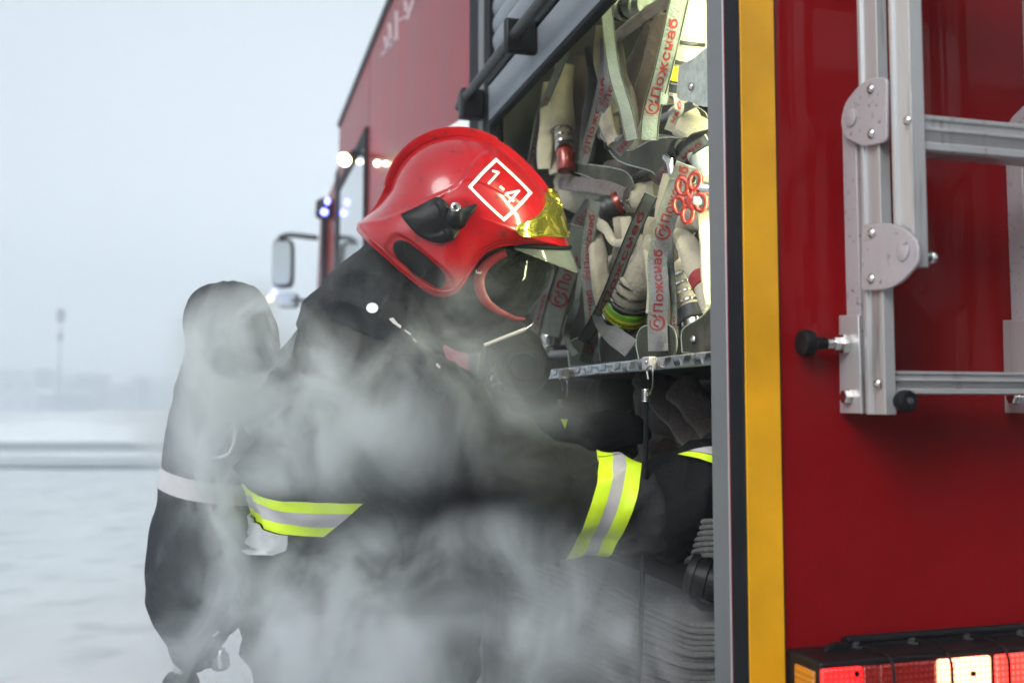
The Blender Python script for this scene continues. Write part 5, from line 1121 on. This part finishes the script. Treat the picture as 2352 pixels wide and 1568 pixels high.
# dark brim trim and clear face shield
n = 26; tr_ = []; arc_t = []; arc_b = []
bc_ = cp(*hpx(1210, 962), HD); tip = cp(*hpx(1668, 990), HD); low_t = cp(*hpx(1737, 1167), HD)
latn = HS.n
for i in range(n+1):
    a = rad(lerp(-88, 88, i/n)); c, s = math.cos(a), math.sin(a)
    top = bc_+(tip-bc_)*c**.8+latn*(.092*s); bot = bc_+(low_t-bc_)*(c**.8)+latn*(.092*s); arc_t.append(top); arc_b.append(bot)
v = []; f = []
for i in range(n+1):
    for j in range(6): v.append(arc_t[i].lerp(arc_b[i], j/5))
for i in range(n):
    for j in range(5): a = i*6+j; f.append((a, a+6, a+7, a+1))
shd = MB().add(v, f).build('face_shield', 'shield', helmet); s2 = shd.modifiers.new('t', 'SOLIDIFY'); s2.thickness = .002
MB().tube([p_+UV*.002 for p_ in arc_t], .0034, seg=8).build('brim_trim', 'rub', helmet)
MB().tube(arc_b, .0011, seg=6).build('shield_edge', 'shield', shd)

# breathing mask --------------------------------------------------
MC = hpx(1180, 1230)
mo = [(1060, 1075, .062, 0), (1150, 1010, .066, 0), (1300, 985, .055, 0), (1420, 1000, .040, 0), (1500, 1045, .022, 0), (1548, 1115, .004, 0), (1545, 1180, .002, 0), (1520, 1250, .002, 0), (1470, 1330, .003, 0), (1400, 1420, .006, 0), (1325, 1500, .020, 0), (1220, 1465, .045, 0), (1120, 1405, .056, 0), (1062, 1300, .060, 0), (1042, 1180, .062, 0)]
MS = Shell(MC, [(*hpx(a, b), c, d) for a, b, c, d in mo], .074, HD, pw=2.0, ex=.5)
vs, fs = MS.mesh(110, 26); mk = MB().add(vs, fs).build('face_mask', 'lens', person, sharp=60)
rimp = [(1200, 1000), (1110, 1040), (1030, 1105), (985, 1180), (978, 1250), (1000, 1325), (1050, 1400), (1120, 1450), (1200, 1488), (1265, 1510), (1325, 1512)]
riw = [52, 60, 68, 76, 76, 70, 60, 50, 42, 36, 32]
P_ = cr([cp(*hpx(a, b), HD-.090) for a, b in rimp[:9]]+[cp(*hpx(rimp[9][0], rimp[9][1]), HD-.066), cp(*hpx(rimp[10][0], rimp[10][1]), HD-.034)], 7); W_ = interp([q_/2.903/1.0884*HD/F0 for q_ in riw], 7)
ctr = cp(*hpx(1250, 1230), HD-.090)
P_ = [p_+(ctr-p_).normalized()*W_[i]*.38 for i, p_ in enumerate(P_)]
rm = MB().ribbon(P_, W_, lambda p_, t: (CAM-p_).normalized(), .006, .003).build('mask_frame', mat('mask_red', (.17, .008, .012), .45, var=.2, vscale=30), mk)
MB().ribbon([HS.mir(p_) for p_ in P_], W_, lambda p_, t: -(CAM-p_).normalized(), .006, .003).build('mask_frame', 'blk', mk)
vs, fs = text2d('3', 1, .01); a0 = rad(-100); c3 = hpx(1022, 1172)
MB().add([cp(c3[0]+(a*math.cos(rad(100))+ (b-.35)*math.sin(rad(-100))*-1)*22*.9-4, c3[1]+(a*-math.sin(rad(-100))+(b-.35)*-math.cos(rad(100))*1)*22*.9-8, HD-.090-.009) for a, b in vs], fs).build('frame_number', 'silver', mk, smooth=False)
hdm = MB(); chain(hdm, [(975, 640, 1.65, .064), (1030, 560, 1.62, .09), (1045, 485, 1.62, .100), (1100, 540, 1.62, .098)]); chain(hdm, [(1090, 560, 1.62, .094), (1128, 625, 1.62, .078), (1140, 680, 1.62, .055)])
mesh_object('flash_hood', remesh(hdm, .006, 4), 'cloth', person)
# rubber skirt, harness, chin and regulator
rk = MB(); chain(rk, [(1055, 560, 1.62, .085), (1085, 640, 1.62, .082), (1110, 700, 1.62, .070), (1150, 740, 1.62, .050)]); chain(rk, [(1010, 560, 1.62, .09), (1040, 640, 1.62, .085), (1080, 720, 1.62, .066)])
mesh_object('rubber_skirt', remesh(rk, .006, 4), 'rub', mk)
rg = MB(); chain(rg, [(1150, 760, 1.60, .035), (1185, 810, 1.58, .045), (1208, 846, 1.56, .040)]); chain(rg, [(1195, 838, 1.56, .042), (1205, 842, 1.56, .041)])
reg = mesh_object('regulator', remesh(rg, .005, 3), 'blk', mk)
a = cp(1204, 842, 1.53); MB().lathe(a, a+(CAM-a).normalized()*.022, [(0, .034), (.5, .036), (.85, .031), (.9, .022), (1, .02)], 26).build('regulator_cover', 'blk', reg)
MB().tube([cp(1112, 793, 1.52), cp(1208, 755, 1.54)], .0030, seg=8).build('metal_clip', 'plate', mk)
MB().tube(cr([cp(1208, 757, 1.54), cp(1218, 748, 1.54), cp(1224, 742, 1.545)], 4), .002).build('metal_hook', 'steel', mk)
MB().tube(cr([cp(1180, 850, 1.56), cp(1130, 870, 1.55), cp(1095, 900, 1.52), cp(1060, 990, 1.50), cp(1000, 1090, 1.50)], 8), .009, seg=14).build('air_hose', 'rub', mk)
MB().tube(cr([cp(1112, 800, 1.52), cp(1104, 860, 1.50), cp(1092, 920, 1.49), cp(1078, 960, 1.48)], 6), .005).build('demand_hose', 'blk', mk)
q = cp(1130, 877, 1.545); MB().lathe(q-RV*.006, q+RV*.006, [(0, .008), (.5, .011), (1, .008)], 16).build('hose_fitting', 'steel', mk)

# ---------------------------------------------------------------- air cylinder in its cover
AC = empty('air_cylinder', 'tall air cylinder in a soft black cover strapped on the back, seen through smoke', 'air cylinder')
am = MB(); chain(am, [(524, 748, 1.76, .078), (532, 790, 1.76, .080), (515, 900, 1.76, .084), (498, 1060, 1.76, .090), (480, 1200, 1.76, .093), (462, 1330, 1.76, .096), (452, 1400, 1.76, .085), (448, 1450, 1.75, .058), (446, 1480, 1.75, .042)])
def lumps(p): return 0
person_keep = person
me = remesh(am, .0075, 5); nn_ = [v.normal.copy() for v in me.vertices]
for i, v in enumerate(me.vertices):
    p_ = v.co.copy(); top = max(0, (p_.z-cp(528, 760, 1.76).z)/.06); d = noise.noise(p_*7)*.006+(1-abs(noise.noise(Vector((p_.x*9, p_.y*9, p_.z*16)))*2))*.005+min(1, top)*.004*math.sin(math.atan2(p_.y-cp(528, 752, 1.76).y, p_.x-cp(528, 752, 1.76).x)*14)
    v.co = p_+nn_[i]*d
cover = mesh_object('cylinder_cover', me, 'cover', AC)
bm = bmesh.new(); bm.from_mesh(me); bm.free(); BC = bvh_of(cover)
c0 = cp(488, 1108, 1.76); axc = (cp(515, 900, 1.76)-cp(470, 1280, 1.76)).normalized()
axc = (axc + RV*.06).normalized()
wrap('reflective_band', BC, c0, axc, .16, [(-.017, .017, 'silver')], cover, .002, 80)
pts = cr([cp(a, b, 1.635) for a, b in ((474, 939), (505, 938), (526, 944), (536, 962), (540, 990), (536, 1020), (524, 1042), (500, 1050), (474, 1050))], 5)
MB().tube(pts, .0028, seg=8).build('carry_loop', 'white', AC)
MB().tube(cr([cp(a, b, 1.66) for a, b in ((470, 939), (455, 960), (450, 1000), (455, 1035), (474, 1050))], 5), .004, seg=8).build('loop_webbing', 'cover', AC)
vt, vb = cp(420, 1490, 1.75), cp(418, 1542, 1.75); MB().lathe(vt, vb, [(0, .014), (.25, .015), (.3, .018), (.55, .018), (.6, .014), (.8, .016), (1, .015)], 22).build('valve', 'steel', AC)
MB().lathe(cp(418, 1540, 1.75), cp(412, 1612, 1.75), [(0, .014), (.12, .026), (.3, .031), (.9, .033), (1, .028)], 12).build('valve_knob', 'rub', AC, sharp=25)
MB().tube([cp(430, 1508, 1.75), cp(470, 1500, 1.75), cp(515, 1498, 1.75)], .009).build('pressure_reducer', 'steel', AC)
for a, b in ((475, 1512), (505, 1518)):
    MB().lathe(cp(a, b-22, 1.74), cp(a+2, b+18, 1.74), [(0, .008), (.2, .016), (.8, .017), (1, .012)], 10).build('reducer_port', 'dark', AC, sharp=25)
MB().lathe(cp(508, 1490, 1.73), cp(512, 1530, 1.73), [(0, .006), (.3, .010), (1, .010)], 12).build('port_nipple', 'steel', AC)
MB().prism([cp(486, 1458, 1.66), cp(503, 1447, 1.66), cp(505, 1452, 1.66), cp(490, 1462, 1.66)], FV*.002).build('buckle', 'steel', AC)
# back plate & shoulder strap joins it to the back
MB().tube(cr([cp(540, 800, 1.74), cp(600, 850, 1.72), cp(605, 1100, 1.72), cp(590, 1350, 1.72), cp(520, 1440, 1.74)], 6), .03, flat=.5, seg=12).build('back_plate', 'blk', AC)

# ---------------------------------------------------------------- smoke and haze
def smoke():
    lo = Vector((-.78, .80, -.10+.12)); hi = Vector((.62, 2.7, 1.95))
    c = (lo+hi)/2; o = MB().box(lo.x-c.x, hi.x-c.x, lo.y-c.y, hi.y-c.y, lo.z-c.z, hi.z-c.z).build('smoke', M['blk'], smooth=False)
    o.location = c; tag(o, 'thin white smoke drifting round the firefighter', 'smoke', kind='stuff')
    m = bpy.data.materials.new('smoke_volume'); m.use_nodes = True; t = m.node_tree; t.nodes.clear(); o.data.materials.clear(); o.data.materials.append(m)
    N_ = t.nodes.new; K = t.links.new; om = N_('ShaderNodeOutputMaterial'); pv = N_('ShaderNodeVolumePrincipled')
    pv.inputs['Color'].default_value = (.94, .98, 1, 1); pv.inputs['Anisotropy'].default_value = .2
    g_ = N_('ShaderNodeNewGeometry'); pos = g_.outputs['Position']
    # (px, py, depth, radius metres xyz along picture right / away / up, amount)
    B_ = BLOBS
    acc = None
    for px, py, d, (ra, rb, rc), am_ in B_:
        p_ = cp(px, py, d); mp = N_('ShaderNodeMapping'); mp.vector_type = 'TEXTURE'; mp.inputs['Location'].default_value = p_; mp.inputs['Rotation'].default_value = (0, 0, -YAW); mp.inputs['Scale'].default_value = (ra, rb, rc); K(pos, mp.inputs[0])
        ln = N_('ShaderNodeVectorMath'); ln.operation = 'LENGTH'; K(mp.outputs[0], ln.inputs[0])
        r_ = N_('ShaderNodeMapRange'); r_.interpolation_type = 'SMOOTHERSTEP'; r_.inputs['From Min'].default_value = 1; r_.inputs['From Max'].default_value = 0; r_.inputs['To Min'].default_value = 0; r_.inputs['To Max'].default_value = am_; K(ln.outputs['Value'], r_.inputs[0])
        if acc is None: acc = r_.outputs[0]
        else: ad = N_('ShaderNodeMath'); ad.operation = 'ADD'; K(acc, ad.inputs[0]); K(r_.outputs[0], ad.inputs[1]); acc = ad.outputs[0]
    nz_ = N_('ShaderNodeTexNoise'); nz_.inputs['Scale'].default_value = 7.2; nz_.inputs['Detail'].default_value = 6.5; nz_.inputs['Roughness'].default_value = .60; nz_.inputs['Distortion'].default_value = .9
    mp = N_('ShaderNodeMapping'); mp.inputs['Scale'].default_value = (1.1, 1, .8); mp.inputs['Rotation'].default_value = (.3, .5, 0); K(pos, mp.inputs[0]); K(mp.outputs[0], nz_.inputs['Vector'])
    r2 = N_('ShaderNodeMapRange'); r2.interpolation_type = 'SMOOTHSTEP'; r2.inputs['From Min'].default_value = .455; r2.inputs['From Max'].default_value = .63; r2.inputs['To Min'].default_value = .06; r2.inputs['To Max'].default_value = 2.9; K(nz_.outputs['Fac'], r2.inputs[0])
    mu = N_('ShaderNodeMath'); mu.operation = 'MULTIPLY'; K(acc, mu.inputs[0]); K(r2.outputs[0], mu.inputs[1]); K(mu.outputs[0], pv.inputs['Density']); K(pv.outputs[0], om.inputs['Volume'])
BLOBS = [(600, 850, 1.42, (.15, .24, .15), 32), (520, 800, 1.55, (.085, .10, .14), 26), (640, 980, 1.38, (.17, .24, .12), 26), (760, 880, 1.32, (.14, .2, .12), 9),
         (880, 720, 1.38, (.16, .15, .12), 3), (830, 1020, 1.24, (.16, .15, .12), 7), (890, 1330, 1.28, (.19, .18, .11), 6), (360, 960, 1.9, (.16, .2, .12), 5),
         (450, 1290, 1.55, (.12, .12, .26), 17), (660, 1410, 1.35, (.26, .22, .14), 6), (1080, 1470, 1.13, (.32, .22, .17), 12), (1310, 1450, 1.10, (.17, .16, .10), 8),
         (800, 1580, 1.3, (.36, .3, .14), 6), (1190, 1270, 1.2, (.18, .10, .08), 6), (1150, 940, 1.28, (.19, .12, .14), 2.5), (1060, 760, 1.35, (.15, .12, .11), 4), (470, 1070, 1.52, (.11, .14, .14), 18)]
smoke()
hz = MB().box(-260, 260, -14, 330, -1, 42).build('haze', 'blk', smooth=False); tag(hz, 'pale cold haze over the snowy yard', 'haze', kind='stuff')
m = bpy.data.materials.new('haze_volume'); m.use_nodes = True; t = m.node_tree; t.nodes.clear(); hz.data.materials.clear(); hz.data.materials.append(m)
om = t.nodes.new('ShaderNodeOutputMaterial'); pv = t.nodes.new('ShaderNodeVolumePrincipled'); pv.inputs['Color'].default_value = (.90, .95, 1, 1); pv.inputs['Density'].default_value = .0085; pv.inputs['Anisotropy'].default_value = .0
t.links.new(pv.outputs[0], om.inputs['Volume'])
